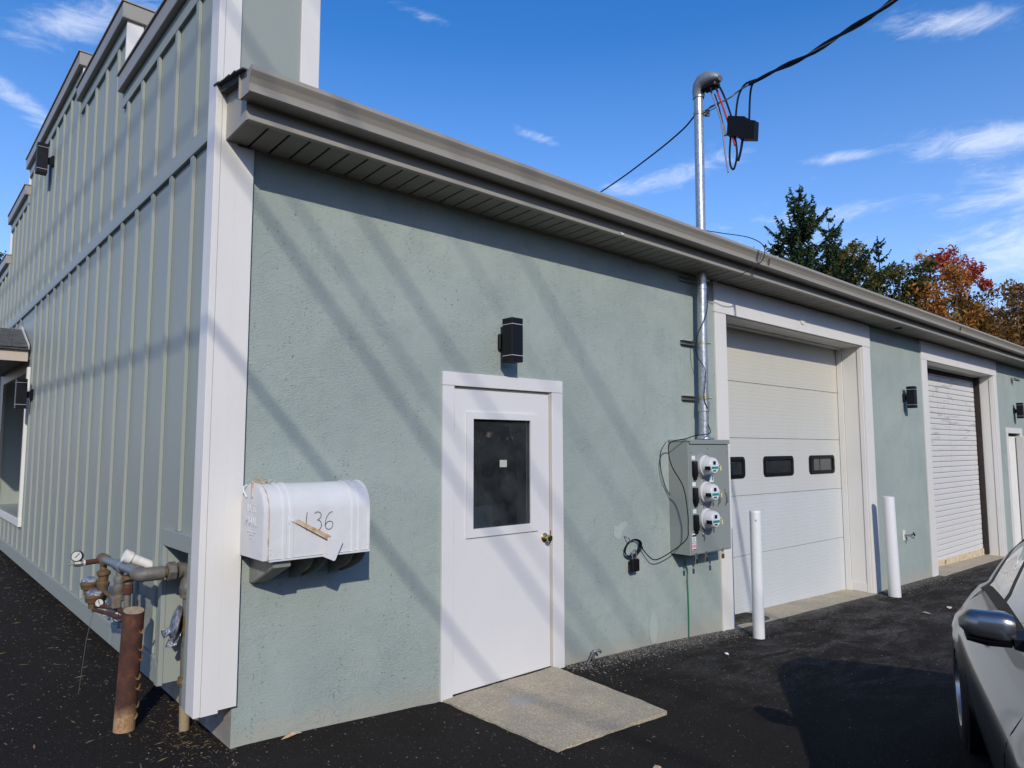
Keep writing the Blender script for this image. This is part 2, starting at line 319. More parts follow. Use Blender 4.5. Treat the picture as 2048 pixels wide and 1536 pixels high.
# ------------------------------------------------------------------ mesh builder
ORG = {}
class MB:
    def __init__(s): s.v = []; s.f = []; s.sm = []
    def face_base(s): return len(s.v)
    def add(s, vs, fs, smooth=False):
        b = len(s.v); s.v += [tuple(v) for v in vs]
        for f in fs: s.f.append(tuple(i+b for i in f)); s.sm.append(smooth)
        return s
    def box(s, x0, x1, y0, y1, z0, z1, bev=0.0):
        if bev > 0:
            bm = bmesh.new(); bmesh.ops.create_cube(bm, size=1)
            for v in bm.verts:
                v.co = Vector((x0+(v.co.x+.5)*(x1-x0), y0+(v.co.y+.5)*(y1-y0), z0+(v.co.z+.5)*(z1-z0)))
            bmesh.ops.bevel(bm, geom=list(bm.edges), offset=bev, segments=1, affect='EDGES', clamp_overlap=True)
            bm.verts.index_update(); s.add([v.co[:] for v in bm.verts], [[v.index for v in f.verts] for f in bm.faces]); bm.free(); return s
        p = [(x, y, z) for x in (x0, x1) for y in (y0, y1) for z in (z0, z1)]
        return s.add(p, [(0, 1, 3, 2), (4, 6, 7, 5), (0, 4, 5, 1), (2, 3, 7, 6), (0, 2, 6, 4), (1, 5, 7, 3)])
    def loft(s, rings, close=True, caps=True, smooth=True):
        n = len(rings[0]); vs = [p for r in rings for p in r]; fs = []
        for i in range(len(rings)-1):
            for j in range(n if close else n-1):
                k = (j+1) % n; fs.append((i*n+j, i*n+k, (i+1)*n+k, (i+1)*n+j))
        s.add(vs, fs, smooth)
        if caps:
            s.add(rings[0], [tuple(reversed(range(n)))]); s.add(rings[-1], [tuple(range(n))])
        return s
    def tube(s, pts, r, n=8, caps=True, smooth=True):
        pts = [Vector(p) for p in pts]; rr = r if hasattr(r, '__len__') else [r]*len(pts)
        rings = []; prev = None
        for i, p in enumerate(pts):
            t = (pts[min(i+1, len(pts)-1)] - pts[max(i-1, 0)]).normalized()
            if prev is None:
                a = Vector((0, 0, 1)) if abs(t.z) < .9 else Vector((1, 0, 0)); x = t.cross(a).normalized()
            else: x = (prev - t*prev.dot(t)).normalized()
            prev = x; y = t.cross(x)
            rings.append([tuple(p + (x*cos(2*pi*k/n) + y*sin(2*pi*k/n))*rr[i]) for k in range(n)])
        return s.loft(rings, True, caps, smooth)
    def lathe(s, c, axis, prof, n=24, smooth=True):
        """prof: list of (distance along axis, radius)"""
        c = Vector(c); t = Vector(axis).normalized(); a = Vector((0, 0, 1)) if abs(t.z) < .9 else Vector((1, 0, 0))
        x = t.cross(a).normalized(); y = t.cross(x)
        rings = [[tuple(c + t*d + (x*cos(2*pi*k/n) + y*sin(2*pi*k/n))*max(r, 1e-4)) for k in range(n)] for d, r in prof]
        return s.loft(rings, True, True, smooth)
    def prism(s, poly, vec, smooth=False):
        """poly: list of 3D points (planar), extruded by vec"""
        n = len(poly); q = [tuple(Vector(p)+Vector(vec)) for p in poly]
        s.add(list(poly)+q, [tuple(range(n)), tuple(reversed(range(n, 2*n)))])
        s.add(list(poly)+q, [(i, n+i, n+(i+1) % n, (i+1) % n) for i in range(n)], smooth); return s
    def mesh(s, name, m, org=(0, 0, 0)):
        me = bpy.data.meshes.new(name); o = Vector(org)
        me.from_pydata([tuple(Vector(v)-o) for v in s.v], [], s.f); me.polygons.foreach_set('use_smooth', s.sm)
        me.materials.append(m); me.validate(); 
        bm = bmesh.new(); bm.from_mesh(me); bmesh.ops.remove_doubles(bm, verts=bm.verts, dist=1e-6) if len(s.v) < 4000 else None
        bmesh.ops.recalc_face_normals(bm, faces=bm.faces); bm.to_mesh(me); bm.free()
        return me
    def build(s, name, m, parent=None, label=None, local=False, sharp=True):
        org = (0, 0, 0) if (parent is None or local) else ORG.get(parent.name, (0, 0, 0))
        me = s.mesh(name, m, org)
        if sharp and any(s.sm): me.set_sharp_from_angle(angle=R(38))
        o = bpy.data.objects.new(name, me); COL.objects.link(o)
        if parent is not None: o.parent = parent; ORG[o.name] = org
        if label: o['label'] = label
        return o

def thing(name, loc, label, cat, group=None):
    o = bpy.data.objects.new(name, None); COL.objects.link(o); o.empty_display_size = .1
    o.location = loc; ORG[o.name] = tuple(loc); o['label'] = label; o['category'] = cat
    if group: o['group'] = group
    return o
def tag(o, label, cat, group=None, kind=None):
    if label: o['label'] = label
    if cat: o['category'] = cat
    if group: o['group'] = group
    if kind: o['kind'] = kind
    return o
def copy_tree(o, parent=None):
    c = o.copy(); COL.objects.link(c); c.parent = parent
    for ch in list(o.children): copy_tree(ch, c)
    return c
def place_mesh(me, name, parent, loc):
    o = bpy.data.objects.new(name, me); COL.objects.link(o); o.parent = parent
    org = Vector(ORG.get(parent.name, (0, 0, 0))); o.location = Vector(loc) - org
    return o

def lerp_tab(tab, x):
    if x <= tab[0][0]: return tab[0][1]
    for (a, b), (c, d) in zip(tab, tab[1:]):
        if x <= c: return b+(d-b)*(x-a)/(c-a)
    return tab[-1][1]
GT = [(-8, .10), (0, .06), (.16, .07), (.7, .045), (1.5, -.002), (2.6, -.02), (3.65, -.057), (4.75, -.13), (8.4, -.275), (10.6, -.33), (14.5, -.437), (30, -.8), (300, -2)]
def ground_z(x, y):
    z = lerp_tab(GT, x)
    k = min(1, max(0, (.5-x)/.6))
    return z + min(max(0, y), 12)*.02*k

# ------------------------------------------------------------------ ground
def build_ground():
    xs = [-300, -150, -70, -40, -25, -15, -10, -8] + [-7+.5*i for i in range(8)] + [-3+.12*i for i in range(100)] + [9+.4*i for i in range(30)] + [22, 26, 32, 45, 70, 150, 300]
    ys = [-300, -150, -70, -40, -25, -15, -10, -8, -6, -5] + [-4.4+.12*i for i in range(60)] + [2.8+.4*i for i in range(25)] + [14, 20, 30, 50, 90, 150, 300]
    vs = []; 
    for y in ys:
        for x in xs:
            z = ground_z(x, y) + .006*mnoise.noise(Vector((x*1.3, y*1.3, 0)))*(1 if abs(x) < 20 else 0)
            if 1.4 < x < 2.6 and -1.2 < y < .1: z = min(z, -.006)
            vs.append((x, y, z))
    n = len(xs); fs = [(j*n+i, j*n+i+1, (j+1)*n+i+1, (j+1)*n+i) for j in range(len(ys)-1) for i in range(n-1)]
    b = MB(); b.add(vs, fs, True); o = b.build('asphalt_ground', M_ASPHALT, sharp=False); o['kind'] = 'structure'
build_ground()
def slab(name, pts, top, th=.12):
    b = MB(); n = len(pts); sub = 14; out = []
    for i in range(n):
        p, q = pts[i], pts[(i+1) % n]
        for k in range(sub):
            t = k/sub; x = p[0]+(q[0]-p[0])*t; y = p[1]+(q[1]-p[1])*t; jit = .006
            out.append((x+random.uniform(-jit, jit), y+random.uniform(-jit, jit)))
    b.prism([(x, y, top(x)-th) for x, y in out], (0, 0, th))
    # follow the fall of the yard
    b.v = [(x, y, (top(x) if i % (2*len(out)) >= len(out) else top(x)-th)) for i, (x, y, z) in enumerate(b.v)]
    o = b.build(name, M_CONC); o['kind'] = 'structure'; return o
slab('doorstep_slab', [(1.49, -.01), (2.50, -.01), (2.395, -1.08), (1.505, -1.02)], lambda x: .006)
slab('garage_apron', [(4.93, .45), (4.93, -.05), (8.29, -.05), (8.29, .45)], lambda x: -.138-(x-4.93)*.0375)
slab('bay_apron', [(10.7, .45), (10.7, -.10), (14.3, -.04), (14.3, .45)], lambda x: -.33-(x-10.7)*.0245)
slab('far_doorstep', [(15.1, .35), (15.1, -.05), (16.1, -.05), (16.1, .35)], lambda x: -.42)

# ------------------------------------------------------------------ building
BL = thing('shop_building', (0, 0, 0), 'single storey shop with green stucco side wall, batten front and white bay doors', 'building')

def grid_wall(b, us, zs, solid, P, d0, d1):
    """wall of cells; solid(u,z) tells filled cells; P(u,z,d)->xyz"""
    nu, nz = len(us)-1, len(zs)-1
    S = [[solid((us[i]+us[i+1])/2, (zs[j]+zs[j+1])/2) for j in range(nz)] for i in range(nu)]
    g = lambda i, j: 0 <= i < nu and 0 <= j < nz and S[i][j]
    for i in range(nu):
        for j in range(nz):
            if not S[i][j]: continue
            a, c, e, f = us[i], us[i+1], zs[j], zs[j+1]
            b.add([P(a, e, d0), P(c, e, d0), P(c, f, d0), P(a, f, d0)], [(0, 1, 2, 3)])
            b.add([P(a, e, d1), P(c, e, d1), P(c, f, d1), P(a, f, d1)], [(0, 1, 2, 3)])
            if not g(i-1, j): b.add([P(a, e, d0), P(a, f, d0), P(a, f, d1), P(a, e, d1)], [(0, 1, 2, 3)])
            if not g(i+1, j): b.add([P(c, e, d0), P(c, f, d0), P(c, f, d1), P(c, e, d1)], [(0, 1, 2, 3)])
            if not g(i, j-1): b.add([P(a, e, d0), P(c, e, d0), P(c, e, d1), P(a, e, d1)], [(0, 1, 2, 3)])
            if not g(i, j+1): b.add([P(a, f, d0), P(c, f, d0), P(c, f, d1), P(a, f, d1)], [(0, 1, 2, 3)])

holes = [(1.57, 2.482, -.5, 2.008), (4.955, 8.287, -.8, 2.923), (10.70, 14.29, -.8, 2.933), (15.08, 16.0, -.41, 1.86)]
us = sorted({.165, 22.0} | {h[0] for h in holes} | {h[1] for h in holes})
zs = sorted({-1.2, 3.22} | {h[2] for h in holes} | {h[3] for h in holes})
b = MB()
grid_wall(b, us, zs, lambda u, z: not any(h[0] < u < h[1] and h[2] < z < h[3] for h in holes), lambda u, z, d: (u, d, z), 0.0, .36)
b.build('stucco_wall', M_STUCCO, BL)
b = MB()
b.add([(3.70+.065*cos(a)*.9, -.0025, .075+.13*sin(a)) for a in [2*pi*k/20 for k in range(20)]], [tuple(range(20))])
b.build('stucco_patch', M_STUCCO_PATCH, BL, 'pale oval patch low on the stucco')
b = MB()
pts = [(3.20, .97), (3.26, .955), (3.30, .985), (3.36, .99), (3.38, .955), (3.33, .93), (3.30, .90), (3.29, .86), (3.25, .85), (3.20, .88)]
b.add([(x, -.003, z) for x, z in pts], [tuple(range(len(pts)))]); b.build('stucco_patch', M_STUCCO_PATCH, BL)
# foundation end face and interior shells
b = MB(); b.box(.163, .36, .366, 11, -1, .45)
b.add([(.1645, .0, -1), (.1645, .366, -1), (.1645, .366, 3.2), (.1645, 0, 3.2)], [(0, 1, 2, 3)]); b.build('foundation', M_FOUND, BL)
b = MB(); b.box(.40, 22, 10.9, 11, -1, 3.2); b.box(21.9, 22, .4, 11, -1, 3.2); b.build('rear_wall', M_FOUND, BL)
# roof: low slope behind the gutter
b = MB(); b.prism([(.55, -.40, 3.44), (.55, 5.6, 4.25), (.55, 11.3, 3.44), (.55, 11.3, 3.40), (.55, 5.6, 4.19), (.55, -.40, 3.40)], (21.6, 0, 0))
b.prism([(-.015, -.40, 3.455), (-.015, -.01, 3.525), (-.015, -.01, 3.49), (-.015, -.40, 3.425)], (.60, 0, 0)); b.build('roof', M_SHINGLE, BL)
for i in range(5):   # ragged shingle edge at the corner
    y0 = -.40+i*.082; z0 = 3.458+i*.0147; b = MB()
    b.prism([(-.035-random.uniform(0, .012), y0, z0), (-.03-random.uniform(0, .01), y0+.081, z0+.0146), (.2, y0+.081, z0+.0146), (.2, y0, z0)], (0, 0, .007))
    b.build('shingle', M_SHINGLE, BL)
# eave: fascia, soffit slats, end box, gutter
XE = 19.5
b = MB(); b.box(.03, XE, -.318, -.300, 3.262, 3.44); b.build('fascia', M_TAN, BL)
b = MB(); b.box(.027, XE, -.332, -.296, 3.243, 3.272, .003); b.build('fascia_lip', M_TAN, BL)
b = MB(); b.prism([(.022, -.0, 3.232), (.022, -.316, 3.246), (.022, -.316, 3.435), (.022, -.30, 3.445), (.022, -.0, 3.50)], (.012, 0, 0)); b.build('eave_end_panel', M_TAN, BL)
b = MB(); b.box(.03, XE, -.016, -.001, 3.222, 3.236); b.build('soffit_channel', M_SOFFIT, BL)
b = MB(); b.add([(.03, -.3, 3.262), (XE, -.3, 3.262), (XE, 0, 3.249), (.03, 0, 3.249)], [(0, 1, 2, 3)]); b.build('soffit_backing', M_DARK, BL)
sb = MB(); sw = .104
sb.prism([(0, -.298, 3.246), (0, -.014, 3.233), (0, -.014, 3.240), (0, -.298, 3.253)], (sw, 0, 0)); sme = sb.mesh('soffit_slat', M_SOFFIT)
x = .036
while x < XE-.1:
    place_mesh(sme, 'soffit_slat', BL, (x, 0, random.uniform(-.0012, .0012))); x += .117
gp = [(-.322, 3.452), (-.322, 3.338), (-.428, 3.334), (-.436, 3.340), (-.437, 3.356), (-.424, 3.362), (-.428, 3.384), (-.442, 3.412), (-.456, 3.432), (-.461, 3.440), (-.461, 3.462), (-.452, 3.466), (-.448, 3.458), (-.445, 3.440), (-.335, 3.36), (-.333, 3.452)]
b = MB(); b.prism([(-.008, y, z) for y, z in gp], (XE, 0, 0)); b.build('gutter', M_TAN, BL)
b = MB(); b.prism([(-.013, y, z) for y, z in gp[:13]], (.004, 0, 0)); 
b.prism([(-.022, -.318, 3.335), (-.022, -.326, 3.335), (-.022, -.326, 3.462), (-.022, -.318, 3.462)], (.02, 0, 0)); b.build('gutter_end_cap', M_TAN, BL)
for gx in (5.05, 10.9):
    b = MB(); b.prism([(gx, y-.002, z-.002) for y, z in gp[2:12]], (.012, 0, 0)); b.build('gutter_seam', M_TAN, BL)
b = MB(); b.prism([(2.93, -.334, 3.270), (2.99, -.336, 3.262), (2.95, -.336, 3.246)], (0, -.004, 0)); b.build('torn_lip', M_WHITE, BL)
b = MB(); b.lathe((9.15, -.17, 3.238), (0, 0, -1), [(0, .05), (.01, .05), (.012, .03)], 14); b.build('soffit_vent', M_DARK, BL)

# ---- batten front (plane x=0, looking towards -X)
SECS = [(0.0, 2.14, 4.33), (2.14, 3.85, 4.92), (3.85, 7.15, 5.27), (7.15, 8.80, 4.92), (8.80, 10.9, 4.33)]
WD = .54
def topz(y):
    for a, c, z in SECS:
        if a <= y <= c: return z
    return 4.33
ZB = .285
rec = (.165, .592, ZB-.1, 1.047); ent = (6.30, 8.75, .78, 2.52)
for k, (a, c, zt) in enumerate(SECS):
    ys = sorted({a, c} | {v for v in (rec[0], rec[1], ent[0], ent[1]) if a < v < c})
    zz = sorted({ZB, zt, 3.22} | {v for v in (rec[3], ent[2], ent[3])})
    b = MB(); grid_wall(b, ys, zz, lambda u, z: not (rec[0] < u < rec[1] and z < rec[3]) and not (ent[0] < u < ent[1] and ent[2] < z < ent[3]),
              lambda u, z, d: (d, u, z), 0.0, .157)
    b.build('siding_panel', M_SIDING, BL)
    # thickness of the parapet above the roof
    b = MB(); b.box(.159, WD, a+.002, c-.002, 3.2, zt-.002); b.build('parapet_core', M_SIDING, BL)
    # cap with overhang
    b = MB(); e0 = .055 if k in (1, 2) else 0.004; e1 = .055 if k in (2, 3) else .004
    if k == 0: e0 = .06
    y0, y1 = a-e0, c+e1
    if k == 0: y1 = c-.004
    b.box(-.062, WD+.06, y0, y1, zt, zt+.125, .004); b.build('parapet_cap', M_TAN, BL)
    b = MB(); b.box(-.074, WD+.07, y0-.01, y1+.006, zt+.127, zt+.137); b.build('cap_flashing', M_TAN, BL)
    b = MB(); b.box(-.0215, -.001, a+(.095 if k == 0 else .003), c-.003, zt-.115, zt-.002); b.build('frieze_board', M_SIDING, BL)
# horizontal belt board, skirt board
b = MB(); b.box(-.0225, -.0005, .095, 10.9, 3.27, 3.372, .002); b.build('belt_board', M_SIDING, BL)
for y0, y1 in ((.66, 1.72), (1.724, 4.8), (4.804, 10.9)):
    b = MB(); b.box(-.0235, -.0005, y0, y1, ZB-.012, ZB+.125, .002); b.build('skirt_board', M_SIDING, BL)
bats = {}
def batten(y, z0, z1):
    key = round(z1-z0, 3)
    if key not in bats:
        mb = MB(); mb.box(-.0195, 0, -.026, .026, 0, z1-z0, .0015); bats[key] = mb.mesh('batten', M_SIDING)
    place_mesh(bats[key], 'batten', BL, (-.0004, y, z0))
for i in range(27):
    y = .391+.4005*i
    if y > 10.85: break
    batten(y, 3.374, topz(y)-.117)
    if y < .63: batten(y, 1.142, 3.268)
    elif ent[0]-.12 < y < ent[1]+.12:
        batten(y, 3.0, 3.268) if y > 6.9 else None
        if y < ent[0]+.05: batten(y, 2.84, 3.268)
        batten(y, ZB+.127, ent[2]-.10)
    else: batten(y, ZB+.127, 3.268)
# flat boards framing the gas recess
b = MB(); b.box(-.026, -.0005, .095, .652, 1.049, 1.140, .002); b.build('recess_board', M_SIDING, BL)
b = MB(); b.box(-.0255, -.0005, .594, .652, ZB-.012, 1.047, .002); b.build('recess_board', M_SIDING, BL)
b = MB(); b.box(-.0255, -.0005, .095, .163, ZB-.012, 1.047, .002); b.build('recess_board', M_SIDING, BL)
b = MB(); b.box(-.030, -.0265, .597, .652, ZB-.012, ZB+.10, .001); b.build('recess_board', M_SIDING, BL)
b = MB(); b.box(-.030, -.0265, .095, .16, ZB-.012, ZB+.125, .001); b.build('recess_board', M_SIDING, BL)
# corner trim: white boards
b = MB(); b.box(-.034, -.0005, -.034, .088, ZB-.012, 4.328, .002); b.build('corner_board', M_WHITE, BL)
b = MB(); b.box(.0005, .0841, -.0342, -.0005, ZB-.012, 4.328); b.build('corner_board', M_WHITE, BL)
b = MB(); b.box(.0845, .176, -.0335, -.0005, ZB+.002, 3.222); b.build('corner_board', M_WHITE, BL)
b = MB(); b.box(.084, .16, -.003, .15, ZB, ZB+.02); b.build('board_end', M_DARK, BL)
b = MB(); b.box(.43, .545, -.033, .10, 3.50, 4.328, .002); b.build('corner_board', M_WHITE, BL)
b = MB(); b.box(.084, .428, -.018, -.001, 3.46, 4.328); b.build('side_panel', M_SIDING, BL)
for k, yy in ((1, 2.14), (2, 3.85)):
    zt = SECS[k][2]; z0 = SECS[k-1][2]+.14
    b = MB(); b.box(-.0225, .095, yy-.028, yy-.001, z0, zt-.002, .002); b.build('step_trim', M_WHITE, BL)
    b = MB(); b.box(.445, WD, yy-.028, yy-.001, z0, zt-.002, .002); b.build('step_trim', M_WHITE, BL)
for yy, zt, z0 in ((7.15, 5.27, 5.06), (8.8, 4.92, 4.47)):
    b = MB(); b.box(-.0225, .095, yy+.001, yy+.028, z0, zt-.002, .002); b.build('step_trim', M_WHITE, BL)

# ---- recessed entry with hipped canopy on the front
b = MB(); b.box(-.03, .02, 6.22, 6.298, .70, 2.56, .002); b.build('entry_trim', M_WHITE, BL)
b = MB(); b.box(-.034, .02, 6.20, 8.9, .69, .778, .002); b.build('entry_trim', M_WHITE, BL)
b = MB(); b.box(-.02, .56, 6.301, 8.75, .779, .80); b.build('entry_sill', M_METERGREY, BL)
b = MB(); b.box(.155, .60, 6.301, 6.32, .80, 2.52); b.build('entry_side', M_SIDING, BL)
b = MB(); b.box(.50, .56, 6.32, 8.75, .80, 2.52); b.build('entry_back', M_SIDING, BL)
b = MB(); b.box(.46, .499, 6.62, 6.70, .80, 2.52); b.box(.46, .499, 7.9, 7.98, .80, 2.52); b.build('entry_door_frame', M_BEIGE, BL)
b = MB(); b.box(.43, .459, 6.64, 6.67, 1.06, 1.16); b.box(.43, .459, 6.64, 6.67, 1.82, 1.92); b.build('entry_hinge', M_STEEL, BL)
b = MB(); b.box(.001, .56, 8.752, 8.80, .80, 2.52); b.build('entry_side', M_SIDING, BL)
b = MB(); b.box(.275, .325, 8.735, 8.7515, .80, 2.52); b.box(.0, .035, 8.735, 8.7515, .80, 2.52); b.build('entry_door_frame', M_BEIGE, BL)
for zh in (1.12, 1.86): b = MB(); b.box(.262, .28, 8.722, 8.7345, zh-.06, zh+.06); b.build('entry_hinge', M_STEEL, BL)
# canopy: fascia, soffit, hip roof of shingles, flashing
CX = -1.25; CY0, CY1 = 6.28, 9.0
b = MB(); b.box(CX, -.025, CY0, CY0+.03, 2.63, 2.762, .002); b.build('canopy_fascia', M_BEIGE, BL)
b = MB(); b.box(CX, CX+.03, CY0+.032, CY1, 2.63, 2.762, .002); b.build('canopy_fascia', M_BEIGE, BL)
b = MB(); b.box(CX+.032, -.001, CY0+.032, CY1, 2.66, 2.675); b.build('canopy_soffit', M_SOFFIT, BL)
b = MB(); zt = 3.07
b.add([(CX-.04, CY0-.04, 2.765), (-.001, CY0-.04, 2.765), (-.001, 6.93, zt), (CX-.04, CY1, 2.765), (-.001, CY1, zt),
       (CX-.04, CY0-.04, 2.78), (-.001, CY0-.04, 2.78), (-.001, 6.93, zt+.015), (CX-.04, CY1, 2.78), (-.001, CY1, zt+.015)],
      [(5, 6, 7), (5, 7, 9, 8), (0, 1, 6, 5), (0, 5, 8, 3), (0, 2, 1), (0, 3, 4, 2)]); b.build('canopy_roof', M_SHINGLE, BL)
for r_ in range(5):
    t0 = r_/5; y0 = CY0-.042+(6.93-CY0+.042)*t0; z0 = 2.783+(zt+.015-2.783)*t0; x0 = (CX-.04)*(1-t0)
    nx = max(2, int(abs(x0)/.17)); 
    for k in range(nx):
        xa = x0+(-.003-x0)*k/nx; xb = x0+(-.003-x0)*(k+1)/nx-.006; dz = random.uniform(.004, .010)
        b = MB(); b.prism([(xa, y0-.004, z0+dz), (xb, y0-.004, z0+dz), (xb, y0+.15, z0+.066+.003), (xa, y0+.15, z0+.066+.003)], (0, 0, .006)); b.build('shingle', M_SHINGLE, BL)
b = MB(); b.prism([(-.03, CY0-.05, 2.775), (-.03, 6.94, zt+.02), (-.03, 6.94, zt+.075), (-.03, CY0-.05, 2.83)], (.006, 0, 0)); b.build('canopy_flashing', M_WHITE, BL)

# ---- pedestrian door
b = MB(); b.box(1.475, 1.567, -.022, -.0005, -.004, 2.007, .002); b.build('door_casing', M_WHITEDOOR, BL)
b = MB(); b.box(2.486, 2.60, -.022, -.0005, -.03, 2.007, .002); b.build('door_casing', M_WHITEDOOR, BL)
b = MB(); b.box(1.475, 2.60, -.0225, -.0005, 2.009, 2.10, .002); b.build('door_casing', M_WHITEDOOR, BL)
b = MB(); b.box(2.467, 2.4815, -.008, .05, .01, 2.006); b.box(1.571, 2.467, .004, .05, 1.992, 2.006); b.build('door_jamb', M_BEIGE, BL)
def framed(b, x0, x1, z0, z1, wx0, wx1, wz0, wz1, y0, y1):
    grid_wall(b, [x0, wx0, wx1, x1], [z0, wz0, wz1, z1], lambda u, z: not (wx0 < u < wx1 and wz0 < z < wz1), lambda u, z, d: (u, d, z), y0, y1)
b = MB(); framed(b, 1.570, 2.465, .014, 1.990, 1.722, 2.278, 1.040, 1.803, -.004, .038)
DR = b.build('entrance_door', M_WHITEDOOR, BL, 'white steel door with a tall half window')
b = MB(); framed(b, 1.678, 2.338, .995, 1.838, 1.735, 2.268, 1.052, 1.792, -.016, -.0045); b.build('window_frame', M_WHITEDOOR, DR)
b = MB(); b.add([(1.723, .010, 1.041), (2.277, .010, 1.041), (2.277, .010, 1.802), (1.723, .010, 1.802)], [(0, 1, 2, 3)]); b.build('window_pane', M_GLASS, DR)
b = MB(); b.add([(1.990, .008, 1.460), (2.057, .008, 1.459), (2.057, .008, 1.509), (1.990, .008, 1.510)], [(0, 1, 2, 3)]); b.build('sticker', M_PAPER, DR)
for zc, h in ((1.82, .13), (1.05, .12), (.285, .12)):
    b = MB(); b.tube([(1.5685, -.012, zc-h/2), (1.5685, -.012, zc+h/2)], .0055, 8); b.tube([(1.5685, -.012, zc-h/2-.008), (1.5685, -.012, zc-h/2)], .008, 8); b.box(1.5705, 1.5745, -.0055, -.0042, zc-h/2, zc+h/2); b.build('hinge', M_WHITEDOOR, DR)
b = MB(); b.lathe((2.412, -.004, .938), (0, -1, 0), [(0, .034), (.006, .034), (.012, .026), (.014, .013), (.034, .013), (.040, .022), (.052, .027), (.062, .024), (.066, .012), (.064, .006)], 20)
b.build('door_knob', M_BRASS, DR)
b = MB(); b.box(2.4655, 2.4755, -.010, -.003, .895, .985); b.build('strike_plate', M_BRASS, DR)
b = MB(); b.box(1.572, 2.48, .0, .045, .002, .012); b.build('door_sweep', M_DARK, DR)
b = MB(); b.box(2.468, 2.4815, .052, .358, .0, 2.0); b.build('door_lining', M_WHITEDOOR, BL)
# dim room behind the door
b = MB()
for q in ([(1.2, .37, -.3), (1.2, 2.6, -.3), (1.2, 2.6, 2.6), (1.2, .37, 2.6)], [(3.6, .37, -.3), (3.6, 2.6, -.3), (3.6, 2.6, 2.6), (3.6, .37, 2.6)],
          [(1.2, 2.6, -.3), (3.6, 2.6, -.3), (3.6, 2.6, 2.6), (1.2, 2.6, 2.6)], [(1.2, .37, 0), (3.6, .37, 0), (3.6, 2.6, 0), (1.2, 2.6, 0)], [(1.2, .37, 2.5), (3.6, .37, 2.5), (3.6, 2.6, 2.5), (1.2, 2.6, 2.5)]):
    b.add(q, [(0, 1, 2, 3)])
b.build('inner_room', M_INT, BL)
b = MB(); b.box(2.60, 2.66, 1.3, 1.36, 0, 2.4); b.box(2.84, 2.98, 1.5, 1.56, 0, 1.35); b.box(2.35, 2.55, 1.45, 1.5, .2, 1.12); b.build('inner_trim', M_INTLIGHT, BL)
b = MB(); b.box(1.96, 2.10, .50, .54, .5, 1.10); b.build('added_sunlit_board', M_BRACKET, BL)  # two added boards, set where the sun reaches them to lighten the lower pane
b = MB(); b.box(2.16, 2.36, .52, .56, .5, 1.145); b.build('added_sunlit_board', M_METERGREY, BL)
b = MB(); b.box(2.62, 2.64, 1.22, 1.25, .9, 1.2); b.build('inner_handle', M_STEEL, BL)

# ---- bay frames
def bay_frame(x0, x1, xi0, xi1, ztop, zo, zf0, zf1, depth):
    b = MB(); b.box(x0, x1, -.026, -.0005, ztop, zo, .002); b.build('header_board', M_WHITE, BL)
    b = MB(); b.box(x0+.004, xi0, -.0225, -.0005, zf0, ztop-.002, .002); b.build('jamb_casing', M_WHITE, BL)
    b = MB(); b.box(xi1, x1-.004, -.0225, -.0005, zf1, ztop-.002, .002); b.build('jamb_casing', M_WHITE, BL)
    # reveal linings
    b = MB(); b.box(xi0-.018, xi0+.004, .001, depth, zf0, ztop-.002); b.build('reveal_lining', M_WHITE, BL)
    b = MB(); b.box(xi1-.004, xi1+.018, .06, depth-.075, zf1, ztop-.002); b.build('reveal_lining', M_WHITE, BL)
    b = MB(); b.box(xi1-.014, xi1+.018, .001, .055, zf1, ztop-.002, .002); b.build('reveal_stop', M_WHITE, BL)
    b = MB(); b.box(xi1-.016, xi1+.018, depth-.07, depth, zf1, ztop-.002, .002); b.build('reveal_stop', M_WHITE, BL)
    b = MB(); b.box(xi0, xi1, .001, depth-.09, ztop-.006, ztop+.02); b.build('head_lining', M_WHITE, BL)
    b = MB(); b.box(xi0, xi1, depth-.085, depth, ztop-.020, ztop+.02, .003); b.build('head_stop', M_WHITE, BL)
bay_frame(4.752, 8.52, 4.955, 8.287, 2.923, 3.221, -.148, -.29, .325)
b = MB(); b.box(8.274, 8.292, .058, .29, -.26, -.15); b.build('kick_board', M_WHITE, BL)
bay_frame(10.47, 14.49, 10.70, 14.29, 2.933, 3.221, -.335, -.435, .30)
b = MB(); b.lathe((6.589, -.026, 3.065), (0, -1, 0), [(0, .062), (.010, .060), (.012, .04)], 24); b.build('cover_disc', M_WHITE, BL)

